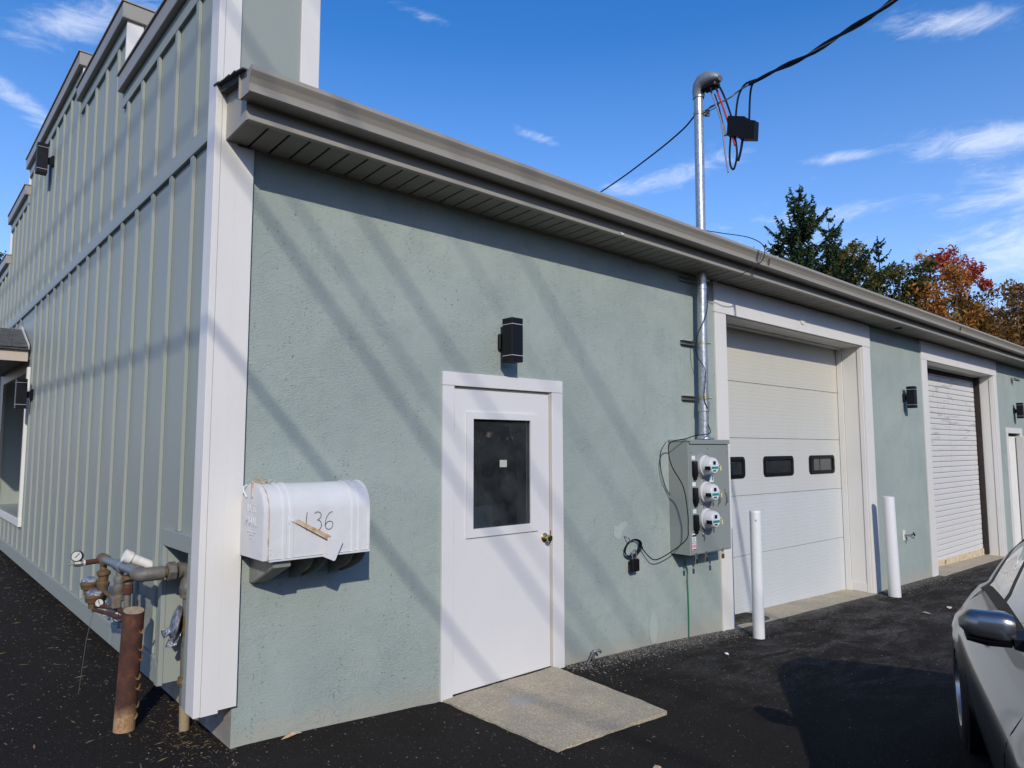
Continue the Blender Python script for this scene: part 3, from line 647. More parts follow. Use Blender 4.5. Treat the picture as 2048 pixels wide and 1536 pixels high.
# ---- sectional garage door
JZ = [(-.155, -.275), (.43, .41), (1.075, 1.05), (1.70, 1.69), (2.32, 2.318), (2.93, 2.93)]
JX = (4.958, 8.285)
b = MB(); b.box(JX[0], JX[1], .352, .36, -.3, 2.93); GD = b.build('garage_door', M_DARK, BL, 'overhead sectional door with a row of small windows')
wins = [(5.115, 5.835), (6.24, 6.957), (7.366, 8.085)]; wz = (1.258, 1.492)
def sec(lo, hi, win=False):
    b = MB(); xs = [JX[0], JX[1]]
    if win:
        xs = sorted(xs+[v for w_ in wins for v in (w_[0]+.02, w_[1]-.02)]); zz = [0, wz[0]+.02, wz[1]-.02, 9]
        rows = 3
    P = lambda u, z, d: (u, d, z)
    x0, x1 = JX; zl = lambda x: lo[0]+(lo[1]-lo[0])*(x-x0)/(x1-x0)+.004; zh = lambda x: hi[0]+(hi[1]-hi[0])*(x-x0)/(x1-x0)-.004
    if win:
        zzs = [None, wz[0]+.02, wz[1]-.02, None]
        for i in range(len(xs)-1):
            for j in range(3):
                mid = (xs[i]+xs[i+1])/2
                if j == 1 and any(w_[0] < mid < w_[1] for w_ in wins): continue
                a0 = zl(xs[i]) if j == 0 else zzs[j]; a1 = zl(xs[i+1]) if j == 0 else zzs[j]
                c0 = zh(xs[i]) if j == 2 else zzs[j+1]; c1 = zh(xs[i+1]) if j == 2 else zzs[j+1]
                b.add([(xs[i], .331, a0), (xs[i+1], .331, a1), (xs[i+1], .331, c1), (xs[i], .331, c0)], [(0, 1, 2, 3)])
    else:
        b.prism([(x0, .331, zl(x0)), (x1, .331, zl(x1)), (x1, .331, zh(x1)), (x0, .331, zh(x0))], (0, .018, 0))
    b.add([(x0, .331, zh(x0)), (x1, .331, zh(x1)), (x1, .337, zh(x1)+.003), (x0, .337, zh(x0)+.003)], [(0, 1, 2, 3)])
    return b.build('door_section', M_GARAGE, GD)
for k in range(5): sec(JZ[k], JZ[k+1], k == 2)
def rrect(x0, x1, z0, z1, r, y, n=5):
    out = []
    for cx, cz, a0 in ((x1-r, z1-r, 0), (x0+r, z1-r, 90), (x0+r, z0+r, 180), (x1-r, z0+r, 270)):
        for k in range(n): a = R(a0+90*k/(n-1)); out.append((cx+r*cos(a), y, cz+r*sin(a)))
    return out
for w_ in wins:
    o1 = rrect(w_[0], w_[1], wz[0], wz[1], .05, .322); o2 = rrect(w_[0]+.045, w_[1]-.045, wz[0]+.04, wz[1]-.04, .02, .316); o3 = rrect(w_[0]+.05, w_[1]-.05, wz[0]+.045, wz[1]-.045, .018, .336); o0 = rrect(w_[0], w_[1], wz[0], wz[1], .05, .331)
    b = MB(); b.loft([o0, o1, o2, o3], True, False, False); b.build('window_frame', M_BLACKPL, GD)
    b = MB(); b.add(rrect(w_[0]+.03, w_[1]-.03, wz[0]+.03, wz[1]-.03, .02, .335), [tuple(range(20))]); b.build('window_pane', M_GLASS, GD)
b = MB(); pts = []
for k in range(61):
    x = JX[0]+(JX[1]-JX[0])*k/60; zb = -.155-.12*k/60; pts.append((x, zb))
for (xa, za), (xb, zb) in zip(pts, pts[1:]):
    j = .010*mnoise.noise(Vector((xa*4, 0, 0)))
    b.add([(xa, .325, za+.004), (xb, .325, zb+.004), (xb, .327, zb-.018+j), (xa, .327, za-.018+j)], [(0, 1, 2, 3)])
b.build('bottom_seal', M_BLACKPL, GD)

# ---- roller door
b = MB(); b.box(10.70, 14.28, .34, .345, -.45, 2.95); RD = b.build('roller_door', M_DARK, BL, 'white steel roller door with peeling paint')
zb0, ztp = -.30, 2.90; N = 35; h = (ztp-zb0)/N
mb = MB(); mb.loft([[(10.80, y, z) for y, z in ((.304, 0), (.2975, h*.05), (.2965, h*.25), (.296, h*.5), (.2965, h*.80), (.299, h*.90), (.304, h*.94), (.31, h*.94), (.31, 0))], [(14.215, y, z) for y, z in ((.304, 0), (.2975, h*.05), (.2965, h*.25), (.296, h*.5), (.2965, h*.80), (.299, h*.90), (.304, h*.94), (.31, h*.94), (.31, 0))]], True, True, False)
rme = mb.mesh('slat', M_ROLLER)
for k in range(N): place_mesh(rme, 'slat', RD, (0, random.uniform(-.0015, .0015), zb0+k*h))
b = MB(); b.prism([(10.78, .283, -.342), (14.22, .283, -.415), (14.22, .283, -.30), (10.78, .283, -.245)], (0, .02, 0)); b.build('bottom_bar', M_CREAM, RD)
def text_mesh(s, size, ext=.0):
    cu = bpy.data.curves.new('txt', 'FONT'); cu.body = s; cu.size = size; cu.extrude = ext; cu.align_x = 'CENTER'; cu.align_y = 'CENTER'
    ob = bpy.data.objects.new('txt', cu); COL.objects.link(ob); dg = bpy.context.evaluated_depsgraph_get(); dg.update()
    me = bpy.data.meshes.new_from_object(ob.evaluated_get(dg)); bpy.data.objects.remove(ob); bpy.data.curves.remove(cu); return me
def add_text(s, size, name, m, parent, loc, right, upv, ext=.001, label=None):
    me = text_mesh(s, size, ext); r_ = Vector(right).normalized(); u_ = Vector(upv).normalized(); n_ = r_.cross(u_)
    me.transform(Matrix(((r_.x, u_.x, n_.x, 0), (r_.y, u_.y, n_.y, 0), (r_.z, u_.z, n_.z, 0), (0, 0, 0, 1))))
    me.transform(Matrix.Translation(Vector(loc)-Vector(ORG.get(parent.name, (0, 0, 0))))); me.materials.clear(); me.materials.append(m)
    o = bpy.data.objects.new(name, me); COL.objects.link(o); o.parent = parent
    if label: o['label'] = label
    return o
add_text('42"', .075, 'stencil_text', M_INK, RD, (12.05, .2815, -.318), (1, 0, -.021), (0, 0, 1))
for x in (10.95, 11.25, 13.0, 13.7, 14.1):
    b = MB(); b.lathe((x, .283, -.30-.02*(x-10.8)), (0, -1, 0), [(0, .016), (.006, .014)], 10); b.build('bolt', M_RUST, RD)
b = MB(); b.box(14.238, 14.280, .21, .30, -.40, 2.93); b.build('guide_rail', mat('dark_rail', (.016, .013, .012), .7, var=(6, .5, (.05, .025, .015))), RD)
b = MB(); b.box(10.78, 14.225, .295, .33, 2.83, 2.93); b.build('guide_hood', M_DARK, RD)
# ---- far door
b = MB(); b.box(14.975, 15.08, -.02, -.0005, -.41, 1.858, .002); b.build('door_casing', M_WHITE, BL)
b = MB(); b.box(14.975, 16.15, -.0205, -.0005, 1.86, 1.965, .002); b.build('door_casing', M_WHITE, BL)
b = MB(); b.box(16.0, 16.15, -.02, -.0005, -.41, 1.858, .002); b.build('door_casing', M_WHITE, BL)
b = MB(); b.box(15.08, 16.0, .33, .35, -.45, 1.87); FD = b.build('folding_door', M_WHITE, BL, 'white folding door of upright pleats')
for k in range(6):
    x = 15.10+k*.15; b = MB(); b.prism([(x, .05, -.40), (x+.075, .16, -.40), (x+.15, .05, -.40), (x+.15, .08, -.40), (x+.075, .19, -.40), (x, .08, -.40)], (0, 0, 2.2)); b.build('pleat', M_WHITE, FD)
b = MB(); b.box(15.9, 15.998, -.10, .05, -.38, 1.80, .01); b.build('door_leaf', M_WHITE, BL)

# ------------------------------------------------------------------ wall lamps
def lamp(loc, face, label, sz=.31):
    """up-down square lamp; face 'y' = on the stucco side, 'x' = on the batten front"""
    t = thing('wall_lamp', loc, label, 'wall lamp', 'black up-and-down wall lamps')
    def tr(b):
        out = []
        for (x, y, z) in b.v:
            if face == 'x': x, y = y, -x
            out.append((x+loc[0], y+loc[1], z+loc[2]))
        b.v = out; return b
    h = sz/2; w2 = .052
    tr(MB().box(-.045, .045, -.028, -.0, -.06, .055, .006)).build('wall_plate', M_BLACK, t)
    tr(MB().box(-.018, .018, -.062, -.026, -.045, .03, .003)).build('arm', M_BLACK, t)
    tr(MB().box(-w2, w2, -.165, -.061, -h+.048, h-.046, .002)).build('lamp_body', M_BLACK, t)
    for s, z0, z1 in ((1, h-.042, h), (-1, -h, -h+.044)):
        tr(MB().box(-w2, w2, -.165, -.061, z0, z1, .002)).build('end_cap', M_BLACK, t)
    for z0 in (h-.046, -h+.044):
        tr(MB().box(-w2+.001, w2-.001, -.164, -.062, z0, z0+.004)).build('light_slot', mat('frosted_slot', (.45, .46, .48), .4), t)
    return t
lamp((2.005, -.0005, 2.345), 'y', 'black box lamp on the stucco right above the entrance door')
lamp((9.700, -.0005, 2.305), 'y', 'black box lamp on the stucco between the two bay doors')
lamp((15.66, -.0005, 2.315), 'y', 'black box lamp on the stucco over the far folding door')
lamp((-.0005, 5.42, 4.83), 'x', 'black box lamp high on the tallest step of the batten front', .34)
lamp((-.0005, 5.93, 2.22), 'x', 'black box lamp on the batten front beside the recessed entry', .34)
# small security camera high on the far wall
t = thing('security_camera', (15.635, 0, 2.937), 'small grey security camera high on the stucco above the far door', 'security camera')
MB().lathe((15.635, -.0005, 2.937), (0, -1, 0), [(0, .05), (.02, .05), (.025, .03)], 14).build('mount', M_STEEL, t)
MB().tube([(15.635, -.02, 2.937), (15.62, -.07, 2.94)], .018, 8).tube([(15.60, -.06, 2.95), (15.70, -.11, 2.93)], .03, 10).build('camera_body', M_STEEL, t)

# ------------------------------------------------------------------ mailbox
t = thing('mailbox', (.48, 0, 1.0), 'big dented white rural mailbox numbered 136 on the stucco wall', 'mailbox')
x0, x1, yb, yf, z0, zs_, zt = .183, .762, -.040, -.323, 1.047, 1.275, 1.414
def prof(g=0.0, n=14):
    cy = (yb+yf)/2; ry = (yb-yf)/2+g; rz = zt-zs_+g
    return [(cy+ry, z0-g*.3), *[(cy+ry*cos(pi*k/n), zs_+rz*sin(pi*k/n)) for k in range(n+1)], (cy-ry, z0-g*.3)]
b = MB(); rings = []
st = [(x0, 0), (x0+.085, 0), (x0+.088, .0045), (x0+.104, .0045), (x0+.107, 0), (x0+.122, 0), (x0+.125, .0045), (x0+.142, .0045), (x0+.145, 0), (x0+.30, -.001), (x1-.110, 0), (x1-.107, .0045), (x1-.092, .0045), (x1-.089, 0), (x1-.072, 0), (x1-.069, .0045), (x1-.053, .0045), (x1-.050, 0), (x1-.010, 0), (x1-.008, .004), (x1, .004)]
b.loft([[(x, y, z) for y, z in prof(g)] for x, g in st], True, True, True); b.build('mailbox_shell', M_MAILBOX, t)
b = MB(); b.loft([[(x, y, z) for y, z in prof(g)] for x, g in ((x0-.016, .0005), (x0-.014, .0055), (x0-.001, .0055), (x0+.008, .0055))], True, True, True); DO = b.build('mailbox_door', M_MAILBOX, t)
b = MB(); b.loft([[(x, y, z) for y, z in prof(g)] for x, g in ((x0+.0085, .0045), (x0+.012, .0058), (x0+.015, .0045))], True, False, True); b.build('rust_rim', M_PEEL, t)
for ch, dy, zz, ss in (('U.', -.035, 1.290, .058), ('S.', .035, 1.290, .058), ('M', -.058, 1.225, .066), ('A', -.012, 1.225, .066), ('I', .022, 1.225, .066), ('L', .048, 1.225, .066)): add_text(ch, ss, 'raised_letter', M_MAILBOX, DO, (x0-.017, -.185-dy, zz), (0, -1, 0), (0, 0, 1), .0010)
for k, zz in enumerate((1.175, 1.160, 1.145)):
    add_text(('APPROVED BY THE', 'POSTMASTER', 'GENERAL')[k], .014, 'raised_lettering', M_MAILBOX, DO, (x0-.017, -.185, zz), (0, -1, 0), (0, 0, 1), .001)
b = MB(); b.tube([(x0-.020, -.12, 1.345), (x0-.030, -.10, 1.375), (x0-.026, -.085, 1.395), (x0-.005, -.08, 1.405)], .005, 6); b.build('door_pull', M_MAILBOX, DO)
b = MB(); b.box(x0-.021, x0-.016, -.19, -.175, 1.345, 1.43); b.box(x0-.018, x0+.06, -.185, -.165, 1.418, 1.424); b.build('latch', M_PEEL, t)
for (rx, rz) in ((.20, 1.075), (.20, 1.10), (.215, 1.065), (.74, 1.075), (.745, 1.095), (.69, 1.075), (.53, 1.07), (.60, 1.075)):
    b = MB(); b.lathe((rx+.01, yf, rz), (0, -1, 0), [(0, .0055), (.0025, .004)], 8); b.build('rivet', M_MAILBOX, t)
b = MB(); b.box(x0+.02, x1+.002, yf-.008, yb+.01, z0-.010, z0-.002); b.build('floor_plate', M_MAILBOX, t)
# number written with a marker
for pts in ([(.395, 1.268), (.391, 1.224), (.393, 1.175)], [(.436, 1.259), (.445, 1.266), (.455, 1.267), (.466, 1.263), (.473, 1.252), (.472, 1.240), (.464, 1.231), (.451, 1.225), (.462, 1.223), (.471, 1.216), (.476, 1.203), (.474, 1.188), (.467, 1.177), (.456, 1.172)],
            [(.538, 1.262), (.527, 1.262), (.515, 1.252), (.504, 1.236), (.498, 1.215), (.497, 1.195), (.502, 1.180), (.511, 1.174), (.524, 1.173), (.535, 1.180), (.541, 1.194), (.538, 1.208), (.528, 1.215), (.513, 1.214), (.502, 1.204), (.498, 1.195)]):
    b = MB(); b.tube([(x+.002, yf-.0015, z) for x, z in pts], .0016, 6); b.build('numeral', M_INK, t)
F0, F1 = Vector((.335, yf-.010, 1.230)), Vector((.52, yf-.016, 1.128))
d_ = (F1-F0).normalized(); n_ = Vector((d_.z, 0, -d_.x))*.010
b = MB(); b.prism([tuple(F0+n_), tuple(F1+n_*1.2), tuple(F1-n_*1.2), tuple(F0-n_)], (0, -.003, 0)); FL = b.build('signal_flag', M_PEEL, t)
b = MB(); b.prism([(.509, yf-.020, 1.134), (.590, yf-.022, 1.112), (.591, yf-.022, 1.104), (.549, yf-.022, 1.014), (.541, yf-.022, 1.010), (.476, yf-.020, 1.040)], (0, -.003, 0)); b.build('flag_blade', M_MAILBOX, FL)
b = MB(); b.lathe((.318, yf, 1.231), (0, -1, 0), [(0, .024), (.003, .022), (.004, .008), (.012, .007)], 14); b.build('flag_pivot', M_MAILBOX, FL)
for bx, ww in ((.235, .088), (.455, .02), (.685, .02)):
    b = MB(); zT = z0-.012
    side = [(bx, -.0005, zT), (bx, -.30, zT), (bx, -.30, zT-.03), (bx, -.035, zT-.14), (bx, -.0005, zT-.14)]
    if ww > .05:
        b.prism(side, (.004, 0, 0)); b.prism([(x+ww, y, z) for x, y, z in side], (.004, 0, 0)); b.prism([(bx+.004, -.30, zT), (bx+.004, -.30, zT-.03), (bx+.004, -.035, zT-.14), (bx+.004, -.037, zT-.145), (bx+.004, -.303, zT-.033), (bx+.004, -.303, zT)], (ww-.004, 0, 0))
    else:
        pl = [(bx, -.0005, zT), (bx, -.28, zT), (bx, -.275, zT-.02)]+[(bx, -.28+.26*k/8, zT-.02-.12*(k/8)**.6) for k in range(1, 9)]+[(bx, -.0005, zT-.142)]
        b.prism(pl, (.006, 0, 0)); b.prism([(x+.075, y, z) for x, y, z in pl], (.006, 0, 0)); b.box(bx+.006, bx+.075, -.28, -.002, zT-.008, zT)
    b.build('bracket', M_BRACKET, t)
for k in range(7):   # dry leaves and twigs caught on the latch
    x = x0+random.uniform(-.03, .08); z = 1.424+random.uniform(0, .01); y = random.uniform(-.24, -.14); a = random.uniform(0, 3)
    b = MB(); b.add([(x, y, z), (x+.02*cos(a), y+.02*sin(a), z+.006), (x+.042*cos(a), y+.035*sin(a), z+.002), (x+.018*cos(a)+.008, y+.012*sin(a)-.01, z+.012)], [(0, 1, 2, 3)])
    o = b.build('dead_leaf', M_PEEL); tag(o, ('dry curled leaf caught on the mailbox latch, %s' % ('lowest', 'second lowest', 'third lowest', 'middle', 'third highest', 'second highest', 'topmost')[k]) if False else 'dry curled leaf caught on top of the white mailbox', 'leaf', 'dry leaves on the mailbox')

# ------------------------------------------------------------------ electric meter cabinet
t = thing('meter_cabinet', (4.29, 0, 1.16), 'grey three meter electric cabinet at the foot of the conduit', 'electric meter cabinet')
mx0, mx1, my, mz0, mz1 = 3.968, 4.612, -.207, .668, 1.652
b = MB(); b.box(mx0, mx1, my, -.0005, mz0, mz1, .003); b.build('cabinet_body', M_METERGREY, t)
b = MB(); b.box(mx0+.012, mx0+.305, my-.006, my-.0005, mz0+.008, mz1-.035, .0015); b.build('meter_cover', M_METERGREY, t)
b = MB(); b.box(mx0+.309, mx1-.004, my-.0055, my-.0005, mz0+.008, mz1-.035, .0015); b.build('breaker_cover', M_METERGREY, t)
b = MB(); b.box(mx0-.006, mx1+.008, my-.014, -.0005, mz1-.006, mz1+.012, .002); b.box(mx0+.01, mx1+.008, my-.014, my-.010, mz1-.026, mz1-.004); b.build('rain_hood', M_METERGREY, t)
for k, zc in enumerate((1.435, 1.205, .972)):
    c = (4.168, my-.006, zc)
    b = MB(); b.lathe(c, (0, -1, 0), [(0, .112), (.008, .110), (.010, .098), (.022, .096), (.030, .090), (.030, .080)], 32); mt = b.build('meter_ring', M_METERGREY, t)
    b = MB(); b.lathe((c[0], c[1]-.028, c[2]), (0, -1, 0), [(0, .092), (.012, .091), (.016, .080), (.085, .073), (.098, .066), (.101, .062)], 32); m2 = b.build('electric_meter', M_METER, t)
    fy = c[1]-.130
    b = MB(); b.lathe((c[0], fy+.0025, c[2]), (0, -1, 0), [(0, .060), (.002, .060)], 28); b.build('meter_face', M_FACE, m2)
    b = MB(); b.box(c[0]-.028, c[0]+.010, fy-.003, fy, c[2]+.010, c[2]+.040); b.build('display', M_BLACKPL, m2)
    b = MB(); b.add([(c[0]-.056, fy-.001, c[2]-.006), (c[0]+.052, fy-.001, c[2]-.006), (c[0]+.050, fy-.001, c[2]-.028), (c[0]-.053, fy-.001, c[2]-.028)], [(0, 1, 2, 3)]); b.build('teal_band', M_TEAL, m2)
    b = MB(); b.box(c[0]-.078, c[0]-.058, fy+.004, fy+.05, c[2]-.035, c[2]-.004); b.build('side_plug', M_BLACKPL, m2)
    b = MB()
    for q in range(6): b.box(c[0]-.03+q*.008, c[0]-.026+q*.008, fy-.002, fy, c[2]-.050, c[2]-.036)
    b.build('barcode', M_INK, m2)
    b = MB(); b.tube([(c[0]+.055, fy+.03, c[2]+.02), (c[0]+.075, fy+.0, c[2]+.01), (c[0]+.08, fy-.005, c[2]-.01)], .004, 6); b.build('seal_wire', M_STEEL, m2)
    b = MB(); b.box(c[0]+.070, c[0]+.090, fy-.010, fy-.004, c[2]-.045, c[2]-.005, .002); b.build('seal_tag', M_YELLOW, m2)
    b = MB(); b.box(c[0]-.028, c[0]+.0, my-.018, my-.006, c[2]-.150, c[2]-.122, .003); b.tube([(c[0]-.02, my-.012, c[2]-.14), (c[0]-.005, my-.020, c[2]-.155), (c[0]-.005, my-.018, c[2]-.19)], .004, 6); b.build('ring_latch', M_STEEL, t)
    if k < 2: b = MB(); b.box(c[0]-.015, c[0]+.008, my-.030, my-.022, c[2]-.19, c[2]-.15, .002); b.build('seal_tag', M_YELLOW, t)
    zc2 = zc-.035
    b = MB(); b.prism([(4.010, my-.007, zc2+.075), (4.068, my-.007, zc2+.075), (4.072, my-.007, zc2-.045), (4.052, my-.007, zc2-.088), (4.030, my-.007, zc2-.088), (4.008, my-.007, zc2-.045)], (0, -.020, 0)); bk = b.build('breaker', M_BLACKPL, t)
    b = MB(); b.box(4.020, 4.060, my-.040, my-.0275, zc2-.055, zc2-.015, .003); b.build('breaker_handle', M_BLACKPL, bk)
    b = MB(); b.box(4.010, 4.060, my-.0075, my-.0065, zc2+.088, zc2+.122); b.build('name_tag', M_LABEL, t)
    add_text(('APT 1', 'APT 2', 'APT 3')[k] if False else '---', .014, 'tag_print', M_INK, t, (4.035, my-.0078, zc2+.105), (1, 0, 0), (0, 0, 1), .0002)
b = MB(); b.box(4.275, 4.345, my-.0075, my-.0062, 1.285, 1.335); b.build('paper_label', M_LABEL, t)
# warning label with black, white and pink panels
b = MB(); b.box(3.985, 4.045, my-.0075, my-.0062, .712, .868); b.build('warning_label', M_LABEL, t)
for zz0, zz1, mm in ((.855, .866, M_INK), (.826, .842, M_INK), (.714, .722, M_INK), (.770, .775, M_INK), (.730, .762, M_PINK)):
    b = MB(); b.box(3.987, 4.043, my-.0082, my-.0076, zz0, zz1); b.build('label_print', mm, t)
for q in range(5):
    b = MB(); b.box(3.991, 4.039-.006*(q % 3), my-.0081, my-.0076, .782+q*.008, .785+q*.008); b.build('label_print', M_INK, t)
for hx in (4.405, 4.530):
    b = MB(); b.tube([(hx, my-.006, 1.195), (hx+.004, my-.026, 1.180), (hx+.010, my-.028, 1.14), (hx+.006, my-.026, 1.10), (hx+.002, my-.006, 1.085)], .006, 8); b.build('pull_handle', M_STEEL, t)
    for dz in (1.207, 1.070):
        b = MB(); b.lathe((hx, my-.006, dz), (0, -1, 0), [(0, .006), (.003, .005)], 8); b.build('screw', M_INK, t)
for sx_, sz_ in ((4.26, 1.585), (4.0, 1.55), (4.255, 1.53), (4.58, 1.55), (4.0, 1.26), (4.58, 1.18)):
    b = MB(); b.lathe((sx_, my-.006, sz_), (0, -1, 0), [(0, .005), (.002, .004)], 8); b.build('screw', M_INK, t)
for px_, pz in ((4.035, .668), (4.185, .668), (4.455, .668)):
    b = MB(); b.lathe((px_, my-.002, pz+.006), (0, -1, 0), [(0, .016), (.012, .014)], 10); b.tube([(px_-.010, my-.012, pz-.005), (px_-.010, my-.012, pz-.03)], .0028, 6).tube([(px_+.010, my-.012, pz-.005), (px_+.010, my-.012, pz-.03)], .0028, 6); pk = b.build('hasp', M_STEEL, t)
    b = MB(); b.box(px_-.017, px_+.017, my-.020, my-.006, pz-.070, pz-.028, .004); b.build('padlock', M_BRASS, pk)
b = MB(); b.box(4.35, 4.47, -.16, -.05, mz1+.012, mz1+.03, .003); b.lathe((4.372, -.11, mz1+.02), (0, 0, 1), [(0, .064), (.02, .062), (.03, .052), (.04, .05)], 20); b.build('conduit_hub', M_GALV, t)

# ------------------------------------------------------------------ service mast
t = thing('service_mast', (4.385, -.11, 1.72), 'galvanised service mast rising through the eave above the meter cabinet', 'service mast')
def mx(z): return lerp_tab([(1.70, 4.372), (2.05, 4.384), (2.6, 4.388), (3.2, 4.402), (3.7, 4.412), (5.0, 4.432)], z)
b = MB(); b.tube([(mx(z), -.11, z) for z in (1.70, 1.90, 2.02)], .0455, 20); b.build('lower_conduit', M_GALV, t)
b = MB(); b.tube([(mx(1.92), -.11, 1.925), (mx(2.02), -.11, 2.02)], .0535, 20); b.build('coupling', M_GALV, t)
b = MB(); b.tube([(mx(z), -.11, z) for z in (2.0, 2.6, 3.2, 3.8, 4.4, 5.0)], .0445, 20); b.build('conduit', M_GALV, t)
for z in (2.05, 2.565, 3.165):
    b = MB()
    for dz in (-.019, .016): b.box(4.185, 4.41, -.034, -.0005, z+dz, z+dz+.003)
    b.box(4.185, 4.41, -.004, -.0005, z-.019, z+.019); b.build('strut_channel', M_STEEL, t)
    b = MB(); b.tube([(mx(z), -.11, z-.014), (mx(z), -.11, z+.014)], .0485, 20, True); b.build('strap', mat('zinc_yellow_strap', (.48, .43, .26), .35, metal=.8), t)
    b = MB(); b.tube([(mx(z)+.045, -.135, z), (mx(z)+.066, -.150, z)], .010, 8); b.build('strap_bolt', M_STEEL, t)
b = MB(); b.tube([(mx(3.1), -.11, 3.075), (mx(3.1), -.11, 3.10)], .049, 18); b.build('coupling', M_GALV, t)
# weatherhead
b = MB(); X = 4.432
cen = [(-.110, 4.975, .054, .054), (-.113, 5.02, .060, .060), (-.130, 5.065, .072, .072), (-.165, 5.095, .082, .082), (-.215, 5.105, .084, .078), (-.275, 5.095, .078, .064), (-.325, 5.078, .066, .044), (-.350, 5.068, .045, .022)]
rings = []
for i, (y, z, rx, rz) in enumerate(cen):
    p0 = Vector((0, cen[max(i-1, 0)][0], cen[max(i-1, 0)][1])); p1 = Vector((0, cen[min(i+1, len(cen)-1)][0], cen[min(i+1, len(cen)-1)][1])); tn = (p1-p0).normalized(); nn = Vector((0, -tn.z, tn.y))
    rings.append([(X+rx*cos(2*pi*k/18), y+nn.y*rz*sin(2*pi*k/18), z+nn.z*rz*sin(2*pi*k/18)) for k in range(18)])
b.loft(rings, True, True, True); b.build('weatherhead', mat('cast_aluminium', (.26, .27, .29), .55, metal=.5, bump=(14, .004, 3)), t)
b = MB(); b.box(X-.05, X+.05, -.325, -.17, 4.995, 5.045, .012); b.build('insulator_block', M_BLACKPL, t)
b = MB(); b.tube([(X, -.11, 4.955), (X, -.11, 4.99)], .054, 18); b.box(X-.012, X+.012, -.175, -.15, 4.955, 4.99, .003); b.build('head_clamp', M_STEEL, t)
b = MB(); b.tube([(mx(4.80), -.11, 4.785), (mx(4.80), -.11, 4.82)], .050, 18); b.box(X+.02, X+.055, -.20, -.15, 4.77, 4.83, .006); b.lathe((X+.035, -.19, 4.76), (0, 0, 1), [(0, .012), (.05, .018), (.06, .01)], 10); b.build('wire_clamp', M_STEEL, t)

def smooth_path(pts, sub=6):
    P = [Vector(p) for p in pts]; out = []
    for i in range(len(P)-1):
        p0, p1, p2, p3 = P[max(i-1, 0)], P[i], P[i+1], P[min(i+2, len(P)-1)]
        for k in range(sub):
            u = k/sub; out.append(.5*((2*p1)+(-p0+p2)*u+(2*p0-5*p1+4*p2-p3)*u*u+(-p0+3*p1-3*p2+p3)*u**3))
    out.append(P[-1]); return out
# drop conductors hanging from the weatherhead
t = thing('service_conductors', (4.43, -.3, 5.0), 'black, red and grey conductors looping down from the weatherhead into a black splice box', 'cables')
def cab(name, m, pts, r, x=4.43, dx=0):
    MB().tube(smooth_path([(x+dx*i/len(pts), p[0], p[1]) for i, p in enumerate(pts)]), r, 8).build(name, m, t)
cab('black_cable', M_RUBBER, [(-.24, 5.04), (-.30, 5.04), (-.353, 4.95), (-.41, 4.79), (-.455, 4.63)], .0095, 4.44)
cab('black_cable', M_RUBBER, [(-.23, 5.04), (-.281, 5.02), (-.305, 4.98), (-.327, 4.92)], .0095, 4.43)
cab('red_cable', M_RED, [(-.327, 4.925), (-.365, 4.81), (-.409, 4.661), (-.45, 4.51), (-.487, 4.36)], .0100, 4.42)
cab('grey_cable', M_GREYCAB, [(-.275, 4.93), (-.33, 4.76), (-.373, 4.583), (-.397, 4.311), (-.423, 4.116)], .0085, 4.40)
cab('black_cable', M_RUBBER, [(-.22, 5.03), (-.262, 5.0), (-.275, 4.93)], .0095, 4.40)
cab('black_cable', M_RUBBER, [(-.30, 4.92), (-.335, 4.80), (-.373, 4.62), (-.392, 4.54)], .0065, 4.41)
cab('splice_sleeve', M_STEEL, [(-.372, 4.60), (-.398, 4.48)], .016, 4.41)
cab('black_cable', M_RUBBER, [(-.442, 4.47), (-.425, 4.302), (-.430, 4.19), (-.456, 4.143), (-.480, 4.18), (-.500, 4.277), (-.492, 4.391), (-.480, 4.46)], .0095, 4.43)
cab('black_cable', M_RUBBER, [(-.562, 4.41), (-.54, 4.30), (-.509, 4.204)], .0115, 4.43)
cab('black_cable', M_RUBBER, [(-.496, 4.60), (-.515, 4.74), (-.543, 4.836), (-.600, 4.90), (-.678, 4.905), (-.76, 4.892)], .0095, 4.43)
cab('black_cable', M_RUBBER, [(-.631, 4.54), (-.640, 4.68), (-.652, 4.80), (-.677, 4.875), (-.73, 4.888)], .0095, 4.43)
b = MB(); b.prism([(4.40, -.436, 4.655), (4.40, -.60, 4.590), (4.40, -.607, 4.557), (4.40, -.700, 4.515), (4.40, -.685, 4.345), (4.40, -.545, 4.393), (4.40, -.53, 4.425), (4.40, -.418, 4.470)], (.075, 0, 0)); b.build('splice_box', M_BLACKPL, t)
# twisted service drop towards the street
t = thing('service_drop', (4.43, -.2, 4.83), 'thick twisted black service cable running from the mast out over the yard', 'cable')
main = smooth_path([(4.44, -.17, 4.815), (4.43, -.315, 4.826), (4.43, -.447, 4.836), (4.40, -.66, 4.866), (4.02, -1.71, 4.745), (3.40, -3.0, 4.74), (2.2, -5.4, 5.0), (-1.5, -13, 6.9)], 14)
MB().tube(main, [.0075]*len(main), 6).build('messenger_wire', M_GREYCAB, t)
for ph in (0, 2.1):
    pts = []; s = 0
    for i, p in enumerate(main):
        if i: s += (main[i]-main[i-1]).length
        if p.y > -.66: continue
        r = .013*min(1, max(.2, (-.60-p.y)/.5)); a = s*9+ph; pts.append(p+Vector((cos(a)*r, 0, sin(a)*r)))
    MB().tube(pts, .0125, 7).build('conductor', M_RUBBER, t)
cabn = [(4.44, -.20, 4.80), (4.435, -.26, 4.835), (4.435, -.33, 4.815)]
MB().tube(smooth_path([(4.45, -.16, 4.80), (4.44, -.22, 4.83), (4.43, -.27, 4.83), (4.43, -.33, 4.828)]), .0035, 6).tube(smooth_path([(4.45, -.16, 4.775), (4.44, -.225, 4.795), (4.44, -.28, 4.80), (4.43, -.335, 4.826)]), .0035, 6).build('tie_wire', M_RUBBER, t)
